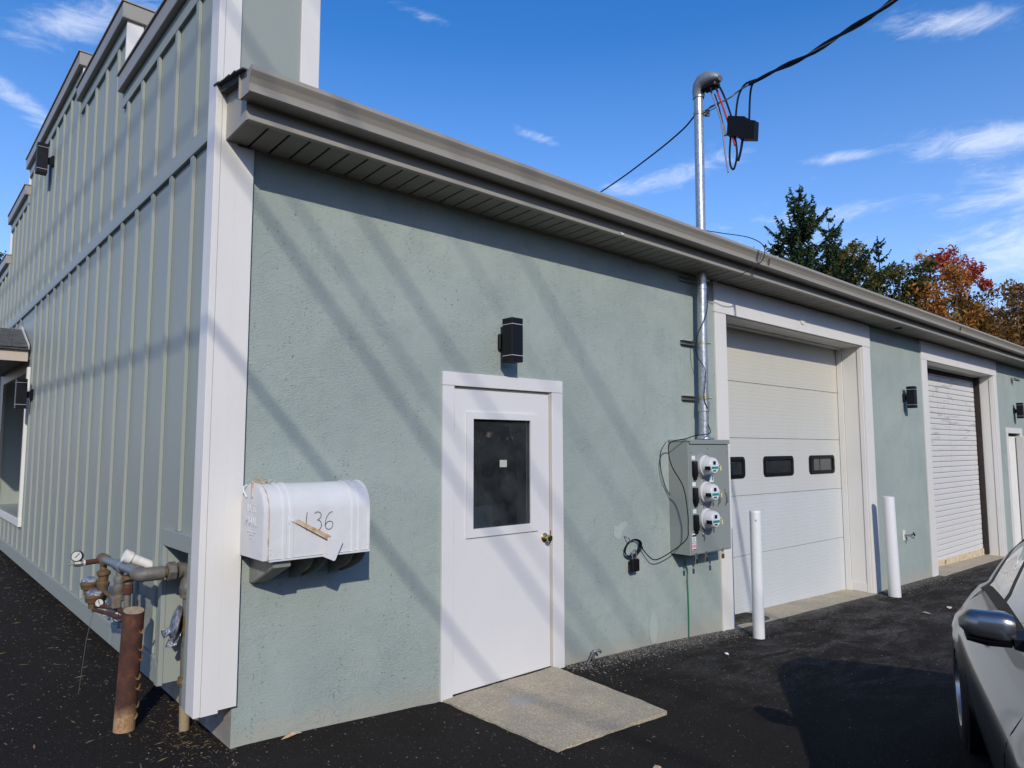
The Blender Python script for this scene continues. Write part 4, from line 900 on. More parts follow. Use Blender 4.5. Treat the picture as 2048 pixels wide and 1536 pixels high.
t2 = MB().tube(smooth_path([(4.44, -.06, 4.815), (4.46, -.02, 4.80), (4.60, .22, 4.79), (4.9, .85, 4.80), (5.44, 2.02, 4.87), (7.0, 5.4, 5.2), (9.4, 11.5, 6.0)]), .0085, 6).build('rear_cable', M_RUBBER)
tag(t2, 'thin black cable running back over the roof from the mast clamp', 'cable')
# small black loop over the gutter, and the telephone style wire down the mast
o = MB().tube(smooth_path([(4.45, -.10, 3.66), (4.52, -.28, 3.60), (4.70, -.44, 3.56), (4.85, -.50, 3.50), (4.86, -.50, 3.40), (4.80, -.47, 3.31), (4.68, -.36, 3.22), (4.52, -.22, 3.16), (4.44, -.13, 3.08), (4.41, -.165, 2.98), (4.35, -.175, 2.80), (4.29, -.12, 2.62), (4.30, -.10, 2.45), (4.34, -.16, 2.30), (4.33, -.15, 2.05), (4.36, -.165, 1.95)]), .0042, 6).build('thin_wire', M_RUBBER)
tag(o, 'thin black wire looping over the gutter and down beside the mast', 'wire')
o = MB().tube(smooth_path([(4.33, -.18, 1.80), (4.36, -.185, 1.74), (4.30, -.19, 1.712), (4.10, -.20, 1.70), (3.96, -.20, 1.672), (3.80, -.15, 1.64), (3.72, -.18, 1.56), (3.74, -.20, 1.43), (3.85, -.23, 1.26), (3.89, -.24, 1.05), (3.90, -.235, .92), (3.88, -.23, .82), (3.76, -.16, .72), (3.66, -.08, .655), (3.60, -.05, .68), (3.53, -.03, .755), (3.49, -.03, .79)]), .0048, 6).build('black_wire', M_RUBBER)
tag(o, 'black wire hanging across the left side of the meter cabinet to a coil', 'wire')
o = MB().tube(smooth_path([(3.90, -.03, 1.645), (3.84, -.012, 1.55), (3.84, -.012, 1.40), (3.90, -.012, 1.25), (3.96, -.012, 1.18)]), .0032, 6).build('thin_wire', M_RUBBER)
tag(o, 'thin wire pinned to the stucco left of the meter cabinet', 'wire')
t = thing('wire_coil', (3.40, -.03, .78), 'black wire coil hanging from a hook on the stucco left of the meters', 'wire coil')
for k in range(4):
    pts = [(3.405+(.098+.003*k)*cos(a), -.022-.006*k-.004*sin(3*a), .770+(.060+.003*k)*sin(a)*1.0+.012*cos(a)) for a in [2*pi*i/28 for i in range(29)]]
    MB().tube(pts, .0042, 6).build('coil_turn', M_RUBBER, t)
MB().tube([(3.33, -.005, .87), (3.335, -.05, .855), (3.35, -.05, .825)], .005, 6).build('hook', M_STEEL, t)
MB().tube([(3.49, -.03, .79), (3.53, -.035, .765), (3.52, -.035, .745)], .006, 6).build('tie', M_RUBBER, t)
t = thing('key_lock_box', (3.40, -.04, .64), 'black combination key box hanging under the wire coil', 'lock box')
MB().box(3.355, 3.445, -.072, -.028, .585, .685, .008).build('box_body', M_BLACKPL, t)
MB().box(3.372, 3.430, -.078, -.0725, .598, .660, .003).build('box_front', M_BLACKPL, t)
MB().tube(smooth_path([(3.375, -.05, .685), (3.375, -.05, .735), (3.40, -.05, .755), (3.425, -.05, .735), (3.425, -.05, .685)]), .006, 8).build('shackle', M_STEEL, t)
o = MB().tube(smooth_path([(4.10, -.10, .665), (4.12, -.04, .60), (4.20, -.012, .50), (4.20, -.010, .40), (4.207, -.010, .215), (4.203, -.010, -.12)]), .0062, 6).build('ground_wire', M_GREEN)
tag(o, 'green ground wire running down the stucco below the meter cabinet', 'wire')

# ------------------------------------------------------------------ hose bibs
def spigot(x, y, z, label, plate=True):
    t = thing('hose_tap', (x, y, z), label, 'hose tap')
    if plate: MB().box(x-.045, x+.035, -.012, -.0005, z-.075, z+.065, .003).build('wall_plate', M_WHITE, t)
    MB().tube([(x, -.01, z), (x, -.09, z)], .013, 8).tube([(x, -.085, z), (x, -.13, z-.035)], .014, 8).build('spout', M_STEEL, t)
    MB().tube([(x, -.07, z), (x+.03, -.11, z+.015)], .009, 8).lathe((x+.035, -.115, z+.016), (.4, -.8, .3), [(0, .028), (.012, .03), (.018, .02)], 10).build('tap_handle', M_BLACKPL, t)
spigot(9.44, -.05, .37, 'brass hose tap with dark handle on the wall between the bays')
t = thing('yard_hydrant', (2.90, -.06, -.03), 'small bent pipe stub standing at the foot of the stucco wall', 'pipe stub')
MB().tube([(2.885, -.05, -.06), (2.885, -.05, .055)], .010, 8).tube([(2.885, -.05, .045), (2.93, -.07, .05), (2.945, -.07, .035)], .012, 8).build('stub_pipe', M_STEEL, t)
MB().tube([(2.885, -.05, .05), (2.83, -.06, .0), (2.80, -.06, -.03)], .006, 6).build('stub_brace', M_STEEL, t)
MB().lathe((2.885, -.05, -.04), (0, 0, 1), [(0, .022), (.02, .02)], 8).build('stub_collar', M_BLACKPL, t)

# ------------------------------------------------------------------ bollards
def bollard(x, y, zg, h, r, lean, m, label, name, dome=.0):
    t = thing(name, (x, y, zg), label, 'bollard')
    return t
t = thing('white_bollard', (4.80, -.352, -.13), 'white painted pipe bollard in front of the garage door by the meters', 'bollard', 'white bollards by the garage door')
M_BOL = mat('white_bollard_paint', (.64, .65, .66), .45, bump=(30, .003, 4), var=(9, .5, (.62, .62, .60)))
MB().lathe((4.800, -.352, -.2), (.004, 0, 1), [(0, .052), (1.19, .0515), (1.205, .050), (1.212, .044), (1.214, .02)], 28).build('post', M_BOL, t)
MB().lathe((4.762, -.387, .93), (-.7, -.7, 0), [(0, .010), (.006, .008)], 8).build('weld_spot', M_BOL, t)
t = thing('white_bollard', (8.32, -.245, -.27), 'white pipe bollard leaning beside the right jamb of the garage door', 'bollard', 'white bollards by the garage door')
MB().lathe((8.328, -.25, -.33), (-.045, .0, 1), [(0, .073), (1.285, .070), (1.297, .068), (1.302, .05)], 28).build('post', M_BOL, t)
t = thing('rusty_bollard', (-.178, .628, .05), 'rusty steel pipe bollard guarding the gas piping at the corner', 'bollard')
b = MB(); n = 32; rings = []
for z, r in ((-.03, .0545), (.03, .054), (.70, .054)):
    k = (z+.03)/.73; rings.append([(-.180+.026*k*1.0+r*cos(2*pi*i/n), .628+r*sin(2*pi*i/n), z+(.012*sin(2*pi*i/n)*(k > .9))) for i in range(n)])
b.loft(rings, True, True, True); b.build('pipe', M_RUST, t)
b = MB(); b.add([(-.155+.052*cos(2*pi*i/24), .628+.052*sin(2*pi*i/24), .7025+.012*sin(2*pi*i/24)) for i in range(24)], [tuple(range(24))]); b.build('concrete_fill', mat('core_concrete', (.36, .29, .20), .95, bump=(60, .004), var=(30, .6, (.22, .15, .09))), t)
for k in range(7):   # torn scale down the side facing the wall
    z = .60-.075*k-.02*(k % 2); a = -.95+.12*(k % 3); r = .055; cx = -.180+.026*(z+.03)/.73
    b = MB(); P = lambda aa, zz, rr=r: (cx+rr*cos(aa), .628+rr*sin(aa), zz)
    b.add([P(a-.30, z+.004, r+.001), P(a-.05, z-.012, r+.003), P(a+.25, z+.014, r+.008), P(a+.32, z-.006, r+.010), P(a+.1, z-.022, r+.006), P(a-.15, z-.014, r+.002)], [(0, 1, 2, 3, 4, 5)])
    b.build('rust_flake', mat('rust_flake', (.34, .22, .11), .8, var=(50, .8, (.18, .08, .03))), t)

# ------------------------------------------------------------------ gas piping
t = thing('gas_piping', (.06, .44, .07), 'old gas riser and regulator piping coming out of the wall recess', 'gas piping')
YG = .43; XP = .064; XQ = -.155
MB().tube([(XP+.005, .415, .0), (XP, .425, .30), (XP, YG, .78)], .0245, 14).build('riser', M_OLDPIPE, t)
MB().tube([(XP+.005, .412, .02), (XP+.003, .418, .20)], .0265, 14).build('taped_sleeve', mat('tape_wrap', (.27, .21, .12), .8, bump=(40, .003)), t)
MB().lathe((XP, .425, .30), (0, 0, 1), [(0, .026), (.004, .034), (.018, .036), (.022, .042), (.034, .036), (.05, .034), (.054, .026)], 10).build('coupling', M_BRONZE, t)
MB().lathe((XP, YG, .77), (0, 0, 1), [(0, .026), (.004, .038), (.03, .040), (.036, .044), (.06, .045), (.065, .041), (.09, .040)], 14).build('reducer', M_OLDPIPE, t)
MB().tube(smooth_path([(XP, YG, .84), (XP, YG, .895), (XP-.02, YG, .922), (XP-.055, YG, .926)], 4), .040, 16).build('elbow', M_OLDPIPE, t)
MB().lathe((XP-.04, YG, .926), (-1, 0, 0), [(0, .044), (.015, .046), (.017, .040)], 14).build('elbow_rim', M_OLDPIPE, t)
MB().lathe((XP-.068, YG, .925), (-1, 0, 0), [(0, .040), (.004, .052), (.040, .052), (.044, .042)], 8, False).build('union_nut', M_OLDPIPE, t)
MB().lathe((XP-.115, YG, .924), (-1, 0, 0), [(0, .030), (.02, .030)], 14).build('union_nipple', M_BRONZE, t)
MB().tube(smooth_path([(XP-.128, YG, .922), (XQ-.012, YG+.01, .921), (XQ-.02, YG+.05, .920), (XQ-.012, YG+.10, .919)], 5), .037, 16).build('elbow', M_OLDPIPE, t)
MB().lathe((XQ-.012, YG+.085, .919), (0, 1, -.02), [(0, .037), (.003, .042), (.02, .042), (.024, .03)], 14).build('elbow_rim', M_OLDPIPE, t)
MB().tube([(XQ-.010, YG+.10, .918), (XQ, 1.38, .892)], .0245, 14).build('header_pipe', M_BLUEPIPE, t)
MB().lathe((XQ, .90, .906), (0, 1, -.02), [(0, .026), (.003, .034), (.13, .034), (.133, .026)], 14).build('tee', M_BLUEPIPE, t)
MB().lathe((XQ, 1.33, .893), (0, 1, 0), [(0, .026), (.003, .035), (.10, .035), (.105, .02)], 14).build('tee', M_BRONZE, t)
# drop from first elbow to lower run
MB().tube(smooth_path([(XQ+.005, .80, .87), (XQ+.005, .80, .85), (XQ+.005, .79, .835)]), .028, 12).build('side_elbow', M_BRONZE, t)
MB().tube([(XQ+.005, .795, .83), (XQ+.005, .795, .64)], .019, 12).build('drop_pipe', M_OLDPIPE, t)
MB().lathe((XQ+.005, .795, .765), (0, 0, 1), [(0, .02), (.002, .028), (.055, .028), (.057, .02)], 12).build('coupling', M_RUST, t)
MB().tube([(XQ, .965, .88), (XQ, .965, .70)], .022, 12).build('drop_pipe', M_OLDPIPE, t)
MB().lathe((XQ, .965, .70), (0, 0, 1), [(0, .03), (.01, .036), (.03, .028), (.05, .030), (.06, .038), (.09, .038), (.10, .028), (.13, .034), (.145, .026)], 10).build('valve_body', M_OLDPIPE, t)
MB().box(XQ-.04, XQ+.01, .93, 1.00, .66, .73, .008).build('valve_block', M_OLDPIPE, t)
MB().tube([(XQ, 1.38, .88), (XQ, 1.36, .64)], .021, 12).build('drop_pipe', M_BRONZE, t)
MB().lathe((XQ, 1.37, .66), (0, 0, 1), [(0, .034), (.008, .040), (.02, .030), (.05, .028), (.07, .036), (.09, .038), (.10, .028), (.13, .03), (.14, .040), (.16, .040), (.17, .024)], 10).build('valve_body', M_BRONZE, t)
for k, (yy, zc, xx) in enumerate(((1.50, .715, -.205), (1.30, .665, -.215))):
    MB().lathe((xx, yy, zc-.075), (0, 0, 1), [(0, .012), (.02, .012), (.022, .030), (.055, .032), (.06, .046), (.085, .050), (.088, .053), (.10, .053), (.103, .046), (.125, .030)], 14).build('regulator', M_BRONZE, t)
    MB().lathe((xx, yy, zc+.028), (.1, 0, 1), [(0, .046), (.012, .046), (.026, .034), (.034, .015)], 14).build('foil_cap', M_FOIL, t)
MB().tube([(-.205, 1.45, .70), (XQ, 1.36, .70), (XQ, .97, .70)], .014, 8).build('link_pipe', M_BRONZE, t)
MB().tube([(-.215, 1.28, .63), (XQ, 1.10, .64), (XQ+.005, .80, .66)], .013, 8).build('link_pipe', M_RUST, t)
MB().tube([(-.215, 1.28, .605), (-.19, 1.08, .615), (-.17, .84, .63)], .012, 8).build('link_pipe', M_RUST, t)
MB().tube([(XQ-.01, 1.40, .885), (-.262, 1.40, .880)], .0165, 12).build('rusty_nipple', M_RUST, t)
MB().lathe((-.255, 1.40, .880), (-1, 0, 0), [(0, .019), (.008, .022), (.010, .018)], 12).build('white_collar', M_PVC, t)
MB().lathe((-.262, 1.40, .879), (-1, 0, 0), [(0, .018), (.02, .020), (.05, .017), (.055, .007), (.085, .005)], 8, False).build('gauge_cock', M_STEEL, t)
camdir = (-.45, -.88, .1)
def gauge(c, r, stem, ang, nm='pressure_gauge'):
    c = Vector(c); d = Vector(camdir).normalized()
    g = MB().lathe(tuple(c), tuple(d), [(-.018, r*.7), (-.014, r), (.006, r), (.008, r*.9)], 24).build(nm, M_BLACK, t)
    MB().lathe(tuple(c+d*.0065), tuple(d), [(0, r*.84), (.0025, r*.84)], 24).build('dial', mat('dial_face', (.50, .50, .47), .5, var=(60, .5, (.34, .33, .29))), g)
    x = d.cross(Vector((0, 0, 1))).normalized(); y = x.cross(d)
    p = c+d*.0105; v = x*cos(ang)+y*sin(ang)
    MB().tube([tuple(p-v*r*.3), tuple(p+v*r*.7)], .0022, 5).build('needle', M_INK, g)
    MB().tube([tuple(c-d*.005-Vector((0, 0, r*.8))), stem], .007, 6).build('stem', M_STEEL, g)
gauge((-.300, 1.40, .925), .034, (-.295, 1.40, .88), 2.3)
gauge((-.145, .98, .607), .034, (-.17, .98, .61), 1.5)
gauge((-.20, 1.22, .655), .026, (-.19, 1.24, .64), 1.2)
# service regulator wrapped in foil in the recess
MB().lathe((.012, .435, .635), (-.94, .30, .16), [(-.018, .05), (-.012, .092), (.0, .100), (.006, .101), (.012, .094), (.022, .07), (.030, .03)], 24).build('foil_regulator', M_FOIL, t)
MB().tube([(.0, .43, .61), (-.05, .40, .605), (-.065, .40, .60)], [.022, .02, .024], 8).build('foil_neck', M_FOIL, t)
MB().prism([(-.05, .385, .53), (.0, .38, .535), (.03, .39, .60), (-.03, .385, .58)], (.004, .03, 0)).build('foil_skirt', M_FOIL, t)
MB().lathe((XP, .43, .575), (0, 0, 1), [(0, .026), (.003, .034), (.03, .036), (.05, .030), (.07, .036), (.09, .034), (.094, .026)], 10).build('valve_body', M_BRONZE, t)
MB().tube([(.05, .432, .62), (.02, .436, .62)], .016, 8).build('valve_outlet', M_BRONZE, t)
# white vent pipe
t = thing('vent_pipe', (0, .86, .9), 'white plastic vent pipe sticking up out of the batten front above the gas piping', 'vent pipe')
MB().tube([(-.001, .84, .895), (-.145, .842, .968)], .0285, 18).build('pipe', M_PVC, t)
MB().lathe((-.128, .842, .9595), (-.145, 0, .073), [(0, .0285), (.002, .036), (.042, .037), (.043, .030)], 18).build('socket', M_PVC, t)
o = MB().tube([(-.215, 1.30, .60), (-.24, 1.33, .42), (-.262, 1.36, .08)], .0015, 4).build('loose_wire', M_STEEL)
tag(o, 'hair thin wire dangling from the gas regulator to the ground', 'wire')

# ------------------------------------------------------------------ loose litter and roots
def chips(name, m, n, region, s0, s1, flat=.3, seed=1, long_=1.0):
    rnd = random.Random(seed); b = MB(); k = 0
    while k < n:
        x, y = region(rnd)
        if x is None: continue
        z = ground_z(x, y)+.004; s = s0+(s1-s0)*rnd.random()**3; a = rnd.uniform(0, pi); l = s*long_*rnd.uniform(.7, 1.3)
        dx, dy = cos(a)*l, sin(a)*l; ex, ey = -sin(a)*s*.5, cos(a)*s*.5; h = s*flat
        b.add([(x-dx, y-dy, z), (x+ex, y+ey, z+h*rnd.random()), (x+dx, y+dy, z+h*rnd.random()), (x-ex, y-ey, z), (x, y, z+h)], [(0, 3, 4), (3, 2, 4), (2, 1, 4), (1, 0, 4)]); k += 1
    me = bpy.data.meshes.new(name); me.from_pydata(b.v, [], b.f); me.materials.append(m); o = bpy.data.objects.new(name, me); COL.objects.link(o); o['kind'] = 'stuff'; return o
M_CHIP = leaf_mat('pale_stone_chip', [(.2, (.16, .155, .145)), (.6, (.33, .32, .30)), (.9, (.42, .34, .24))], .8)
M_STRAW = leaf_mat('straw', [(.2, (.22, .14, .07)), (.6, (.34, .25, .13)), (.9, (.40, .16, .07))], .8)
def reg_front(r):
    x, y = r.uniform(-1.6, .16), r.uniform(-1.0, 8)
    if r.random() > math.exp(-abs(x-.0)*1.5): return None, None
    return x, y
def reg_yard(r):
    x, y = r.uniform(-1, 12), -abs(r.gauss(0, 1.1))
    if 1.5 < x < 2.5 and y > -1.06: return None, None
    return x, y
def reg_wall(r):
    x, y = r.uniform(2.6, 4.95), -abs(r.gauss(0, .13))-.01
    return x, y
def reg_wall2(r):
    x, y = r.uniform(8.4, 10.7), -abs(r.gauss(0, .18))-.01
    return x, y
chips('stone_chips', M_CHIP, 3600, reg_yard, .0024, .009, .4, 3)
chips('stone_chips', M_CHIP, 1700, reg_front, .0026, .010, .4, 4)
chips('wall_foot_crumbs', M_CHIP, 2600, reg_wall, .003, .012, .5, 5)
chips('wall_foot_crumbs', M_CHIP, 900, reg_wall2, .003, .012, .5, 6)
chips('dead_grass_litter', M_STRAW, 520, reg_front, .004, .013, .3, 8, 2.6)
chips('dead_grass_litter', M_STRAW, 160, reg_yard, .0025, .007, .3, 9, 3.0)
chips('dead_grass_litter', M_STRAW, 240, lambda r: (r.gauss(.06, .10), r.gauss(.35, .25)), .002, .005, .5, 10, 5.0)
chips('dead_grass_litter', M_STRAW, 120, lambda r: (r.gauss(4.4, .3), -abs(r.gauss(.05, .09))), .003, .008, .5, 12, 3.0)
for (x, y, s, a, lab) in ((1.72, -1.50, .035, .5, 'fallen orange leaf on the asphalt near the doorstep slab'), (3.93, -.55, .03, 1.2, 'torn white paper scrap on the asphalt near the wall'), (7.4, -.9, .05, 2.0, 'brown leaf on the asphalt left of the leaning bollard'), (8.0, -.95, .05, .4, 'small brown leaf in front of the leaning bollard'), (.47, -.05, .06, .05, 'splinter of orange wood at the foot of the stucco corner')):
    z = ground_z(x, y)+.008; m = {'torn': M_LABEL}.get(lab.split()[0], M_PEEL); b = MB(); q = .35 if 'splinter' in lab else .6
    pts = [(-1, 0, 0), (-.4, -q*.6, .1), (.3, -q, .25), (1, -.1, .1), (.5, q*.6, .3), (-.3, q, .15)]
    c_, s_ = cos(a), sin(a); b.add([(x+(u*c_-v*s_)*s, y+(u*s_+v*c_)*s, z+h*s) for u, v, h in pts]+[(x, y, z+.35*s)], [(i, (i+1) % 6, 6) for i in range(6)])
    o = b.build({'torn': 'paper_scrap', 'splinter': 'wood_splinter'}.get(lab.split()[0], 'fallen_leaf'), m); tag(o, lab, {'torn': 'paper', 'splinter': 'wood'}.get(lab.split()[0], 'leaf'))

# ------------------------------------------------------------------ car
def build_car():
    a = R(200); O = Vector((3.70, -3.18, -.075))
    t = thing('parked_car', tuple(O), 'silver hatchback parked at the right edge with its wing mirror towards the wall', 'car')
    t.rotation_euler = (0, R(1.5), a)
    S = lambda e0, e1, x: (lambda k: k*k*(3-2*k))(min(1, max(0, (x-e0)/(e1-e0))))
    def Wd(x):
        w_ = .885
        if x < .15: w_ -= .50*((.15-x)/.85)**2.4 if x > -.7 else .50
        if x > 2.6: w_ -= .35*((x-2.6)/.75)**2.2
        return w_ - .02*S(.6, 2.0, x)*(1-S(2.0, 2.6, x))
    def Zb(x): return lerp_tab([(-.7, .61), (-.5, .74), (-.3, .82), (-.1, .875), (.2, .90), (.7, .905), (1.7, .895), (2.1, .885), (2.8, .80), (3.35, .62)], x)
    def H(x): return lerp_tab([(-.7, .63), (-.5, .79), (-.3, .91), (-.05, 1.08), (.2, 1.23), (.45, 1.34), (.7, 1.40), (1.0, 1.41), (1.25, 1.34), (1.6, 1.16), (2.05, .95), (2.4, .90), (2.8, .83), (3.35, .64)], x)
    def section(x, n1=16, n2=12, n3=8):
        zb = Zb(x); Hx = max(H(x), zb+.015); Wx = Wd(x); pts = []; z0 = .20+.06*S(-.3, -.7, x)
        for i in range(n1+1):
            z = z0+(zb-z0)*i/n1
            k = (z-.62)/.29
            w_ = Wx-(.150*max(0, k)**1.9 if k > 0 else .045*k*k)
            w_ += .010*math.exp(-((z-.70)/.03)**2)      # shoulder crease
            for wx in (0.0, 2.52):
                rr = sqrt((x-wx)**2+(z-.31)**2)
                w_ += .018*math.exp(-((rr-.36)/.05)**2)
            pts.append((w_, z))
        c = min(1, (Hx-zb)/.42); wb = pts[-1][0]; wr = wb*(1-c)*.93+.53*c
        zr = zb+(Hx-zb)*(.86 if c > .3 else .7)
        for i in range(1, n2+1):
            k = i/n2; pts.append((wb-.035*S(0, .12, k)+(wr-wb+.035)*(k**1.15), zb+.006+(zr-zb-.006)*k))
        for i in range(1, n3+1):
            k = i/n3; pts.append((pts[n1+n2][0]*(1-k) if True else 0, zr+(Hx-zr)*sin(k*pi/2)))
        return pts
    xs = [-.7+.04*i for i in range(102)]; xs = [x for x in xs if x <= 3.36]
    secs = [section(x) for x in xs]; n = len(secs[0]); N1, N2 = 16, 12
    body, glassf, trim = MB(), MB(), MB()
    V = []
    for x, s_ in zip(xs, secs):
        for sd in (-1, 1):
            for (y, z) in s_: V.append((x, sd*y, z))
    def idx(i, sd, j): return i*2*n+(0 if sd < 0 else n)+j
    bf, gf, tf = [], [], []
    for i in range(len(xs)-1):
        xm = (xs[i]+xs[i+1])/2
        for sd in (-1, 1):
            for j in range(n-1):
                f = (idx(i, sd, j), idx(i+1, sd, j), idx(i+1, sd, j+1), idx(i, sd, j+1))
                zm = sum(V[q][2] for q in f)/4
                if j < N1:
                    if any(sqrt((xm-wx)**2+(zm-.31)**2) < .345 for wx in (0, 2.52)): continue
                    (tf if zm < .26 else bf).append(f)
                elif j < N1+N2:
                    k = j-N1; tall = H(xm)-Zb(xm)
                    if tall > .16 and .10 < xm < 1.95 and k == 0: tf.append(f)
                    elif tall > .16 and .16 < xm < 1.98 and 1 <= k <= N2-2:
                        if (.60 < xm < .68): tf.append(f)
                        else: gf.append(f)
                    elif (tall > .12 and -.2 < xm < 2.04 and k == N2-1) or (.08 < xm <= .16): tf.append(f)
                    else: bf.append(f)
                else:
                    if (1.28 < xm < 2.02) or (-.42 < xm < .12): gf.append(f)
                    else: bf.append(f)
    for mb, ff in ((body, bf), (glassf, gf), (trim, tf)):
        mb.v = list(V); mb.f = ff; mb.sm = [True]*len(ff)
    # end caps, floor
    e0 = [V[idx(0, -1, j)] for j in range(n)]+[V[idx(0, 1, j)] for j in reversed(range(n-1))]
    body.add(e0, [tuple(range(len(e0)))]); e1 = [V[idx(len(xs)-1, -1, j)] for j in range(n)]+[V[idx(len(xs)-1, 1, j)] for j in reversed(range(n-1))]; body.add(e1, [tuple(range(len(e1)))])
    def clean(mb, name, m):
        me = bpy.data.meshes.new(name); me.from_pydata(mb.v, [], mb.f); me.materials.append(m)
        bm = bmesh.new(); bm.from_mesh(me); bmesh.ops.remove_doubles(bm, verts=bm.verts, dist=1e-5); bmesh.ops.delete(bm, geom=[v for v in bm.verts if not v.link_faces], context='VERTS')
        # round the wheel arches
        if name == 'car_body':
            for v in bm.verts:
                for wx in (0.0, 2.52):
                    rr = sqrt((v.co.x-wx)**2+(v.co.z-.31)**2)
                    if rr < .375 and abs(v.co.y) > .5 and any(e.is_boundary for e in v.link_edges):
                        k = .352/max(rr, 1e-3); v.co.x = wx+(v.co.x-wx)*k; v.co.z = .31+(v.co.z-.31)*k
        bmesh.ops.recalc_face_normals(bm, faces=bm.faces)
        for f in bm.faces: f.smooth = True
        bm.to_mesh(me); bm.free(); me.set_sharp_from_angle(angle=R(50))
        o = bpy.data.objects.new(name, me); COL.objects.link(o); o.parent = t; return o
    cb = clean(body, 'car_body', M_SILVER); clean(glassf, 'window_glass', M_CARGLASS); clean(trim, 'black_trim', M_BLACKPL)
    P = lambda b, nm, m, par=t, lab=None: b.build(nm, m, par, lab, local=True)
    P(MB().box(-.62, 3.25, -.66, .66, .20, .24), 'floor_pan', M_BLACKPL)
    P(MB().box(.35, 1.75, -.70, .70, .24, .86), 'cabin_interior', mat('car_interior', (.03, .03, .032), .8))
    for x in (.45, 1.35):
        for y in (-.38, .38): P(MB().box(x-.08, x+.08, y-.2, y+.2, .6, 1.12, .05), 'seat', mat('seat_cloth', (.05, .05, .05), .9))
    for wx in (0.0, 2.52):
        for sd in (-1, 1):
            P(MB().lathe((wx, sd*.60, .31), (0, sd, 0), [(0, .36), (.26, .355)], 32), 'wheel_well', M_BLACKPL)
            tn = [(0, .20), (0, .27), (.015, .30), (.04, .312), (.16, .312), (.185, .300), (.20, .27), (.198, .215), (.15, .205), (.14, .20)]
            P(MB().lathe((wx, sd*.685, .312), (0, sd, 0), tn, 36), 'tyre', M_TYRE)
            b = MB(); b.lathe((wx, sd*.80, .312), (0, sd, 0), [(0, .205), (.075, .212), (.080, .205), (.05, .19), (.0, .185)], 36)
            for k in range(5):
                an = 2*pi*k/5+.3; c_, s_ = cos(an), sin(an)
                q = lambda r, w_, d: (wx+c_*r-s_*w_, sd*(.80+d), .312+s_*r+c_*w_)
                b.loft([[q(.02, -.035, .045), q(.02, .035, .045), q(.02, .035, .02), q(.02, -.035, .02)], [q(.195, -.022, .06), q(.195, .022, .06), q(.195, .022, .03), q(.195, -.022, .03)]], True, True, False)
            b.lathe((wx, sd*.82, .312), (0, sd, 0), [(0, .055), (.035, .05), (.04, .03)], 16)
            P(b, 'rim', M_RIM)
    # wing mirrors
    for sd in (-1, 1):
        rings = []
        for k in range(9):
            u = k/8; y = .765+.185*u; f = 1-.16*u-.55*max(0, (u-.72)/.28)**2.2; g = .8+.2*min(1, u/.15)
            zc = .985+.012*u; xf = 1.35; hz = .068*f*g; hx = .062*f*g
            ring = []
            for j in range(20):
                an = 2*pi*j/20; cx_, cz_ = cos(an), sin(an)
                px_ = xf+.02+hx*(abs(cx_)**.62)*(1 if cx_ > 0 else -1); pz_ = zc+hz*(abs(cz_)**.70)*(1 if cz_ > 0 else -1)
                if cz_ < 0: pz_ = zc-hz*.72*(abs(cz_)**.5)
                ring.append((px_, sd*y, pz_))
            rings.append(ring)
        mr = P(MB().loft(rings, True, True, True), 'wing_mirror', M_SILVER, t, 'silver wing mirror with a black underside' if sd < 0 else None)
        P(MB().loft([[(1.30, sd*y, z), (1.435, sd*y, z), (1.42, sd*y, z-h_), (1.315, sd*y, z-h_)] for y, z, h_ in ((.78, .948, .020), (.86, .946, .020), (.93, .953, .012))], True, True, False), 'mirror_base', M_BLACKPL, mr)
        P(MB().loft([[(1.30, sd*y, z0_), (1.44, sd*y, z0_), (1.44, sd*y, z1_), (1.30, sd*y, z1_)] for y, z0_, z1_ in ((.66, .88, .965), (.72, .915, .97), (.775, .928, .965))], True, True, False), 'mirror_arm', M_BLACKPL, mr)
        P(MB().box(1.300, 1.304, min(sd*.79, sd*.92), max(sd*.79, sd*.92), .955, 1.02, .001), 'mirror_glass', M_CHROME, mr)
        # doors: seams and handle on the body surface
        def surf(x, z):
            s_ = section(x); 
            for (y0, z0), (y1, z1) in zip(s_, s_[1:N1+1]):
                if z0 <= z <= z1: return y0+(y1-y0)*(z-z0)/(z1-z0)
            return s_[N1][0]
        for pts in ([(.64, .90), (.62, .75), (.60, .55), (.61, .32), (.66, .25)], [(1.78, .88), (1.80, .7), (1.79, .5), (1.77, .33), (1.72, .25)], [(.66, .25), (1.2, .245), (1.72, .25)], [(-.02, .70), (.12, .85), (.16, .90)]):
            pth = smooth_path([(x, sd*(surf(x, z)+.0005), z) for x, z in pts], 5); P(MB().tube(pth, .0018, 5), 'door_seam', M_BLACKPL)
        hx = .78; b = MB(); b.tube(smooth_path([(hx-.07, sd*(surf(hx-.07, .80)+.003), .80), (hx-.05, sd*(surf(hx, .80)+.032), .802), (hx+.05, sd*(surf(hx, .80)+.032), .805), (hx+.08, sd*(surf(hx+.08, .80)+.003), .805)], 4), .010, 8); P(b, 'door_handle', M_CHROME)
        # tail lamp wraps round the corner
        b = MB(); q = []
        for x, z in ((-.56, .70), (-.38, .73), (-.24, .755), (-.30, .70), (-.45, .65), (-.58, .64)): q.append((x, sd*(surf(x, z)+.006), z))
        b.add(q, [tuple(range(6))]); P(b, 'tail_lamp', M_TAIL)
        P(MB().box(3.10, 3.32, min(sd*.45, sd*.68), max(sd*.45, sd*.68), .58, .68, .02), 'headlight', M_CHROME)
    P(MB().box(-.73, -.60, -.45, .45, .24, .44, .03), 'rear_bumper', M_BLACKPL)
    P(MB().box(3.2, 3.40, -.55, .55, .24, .45, .03), 'front_bumper', M_BLACKPL)
build_car()

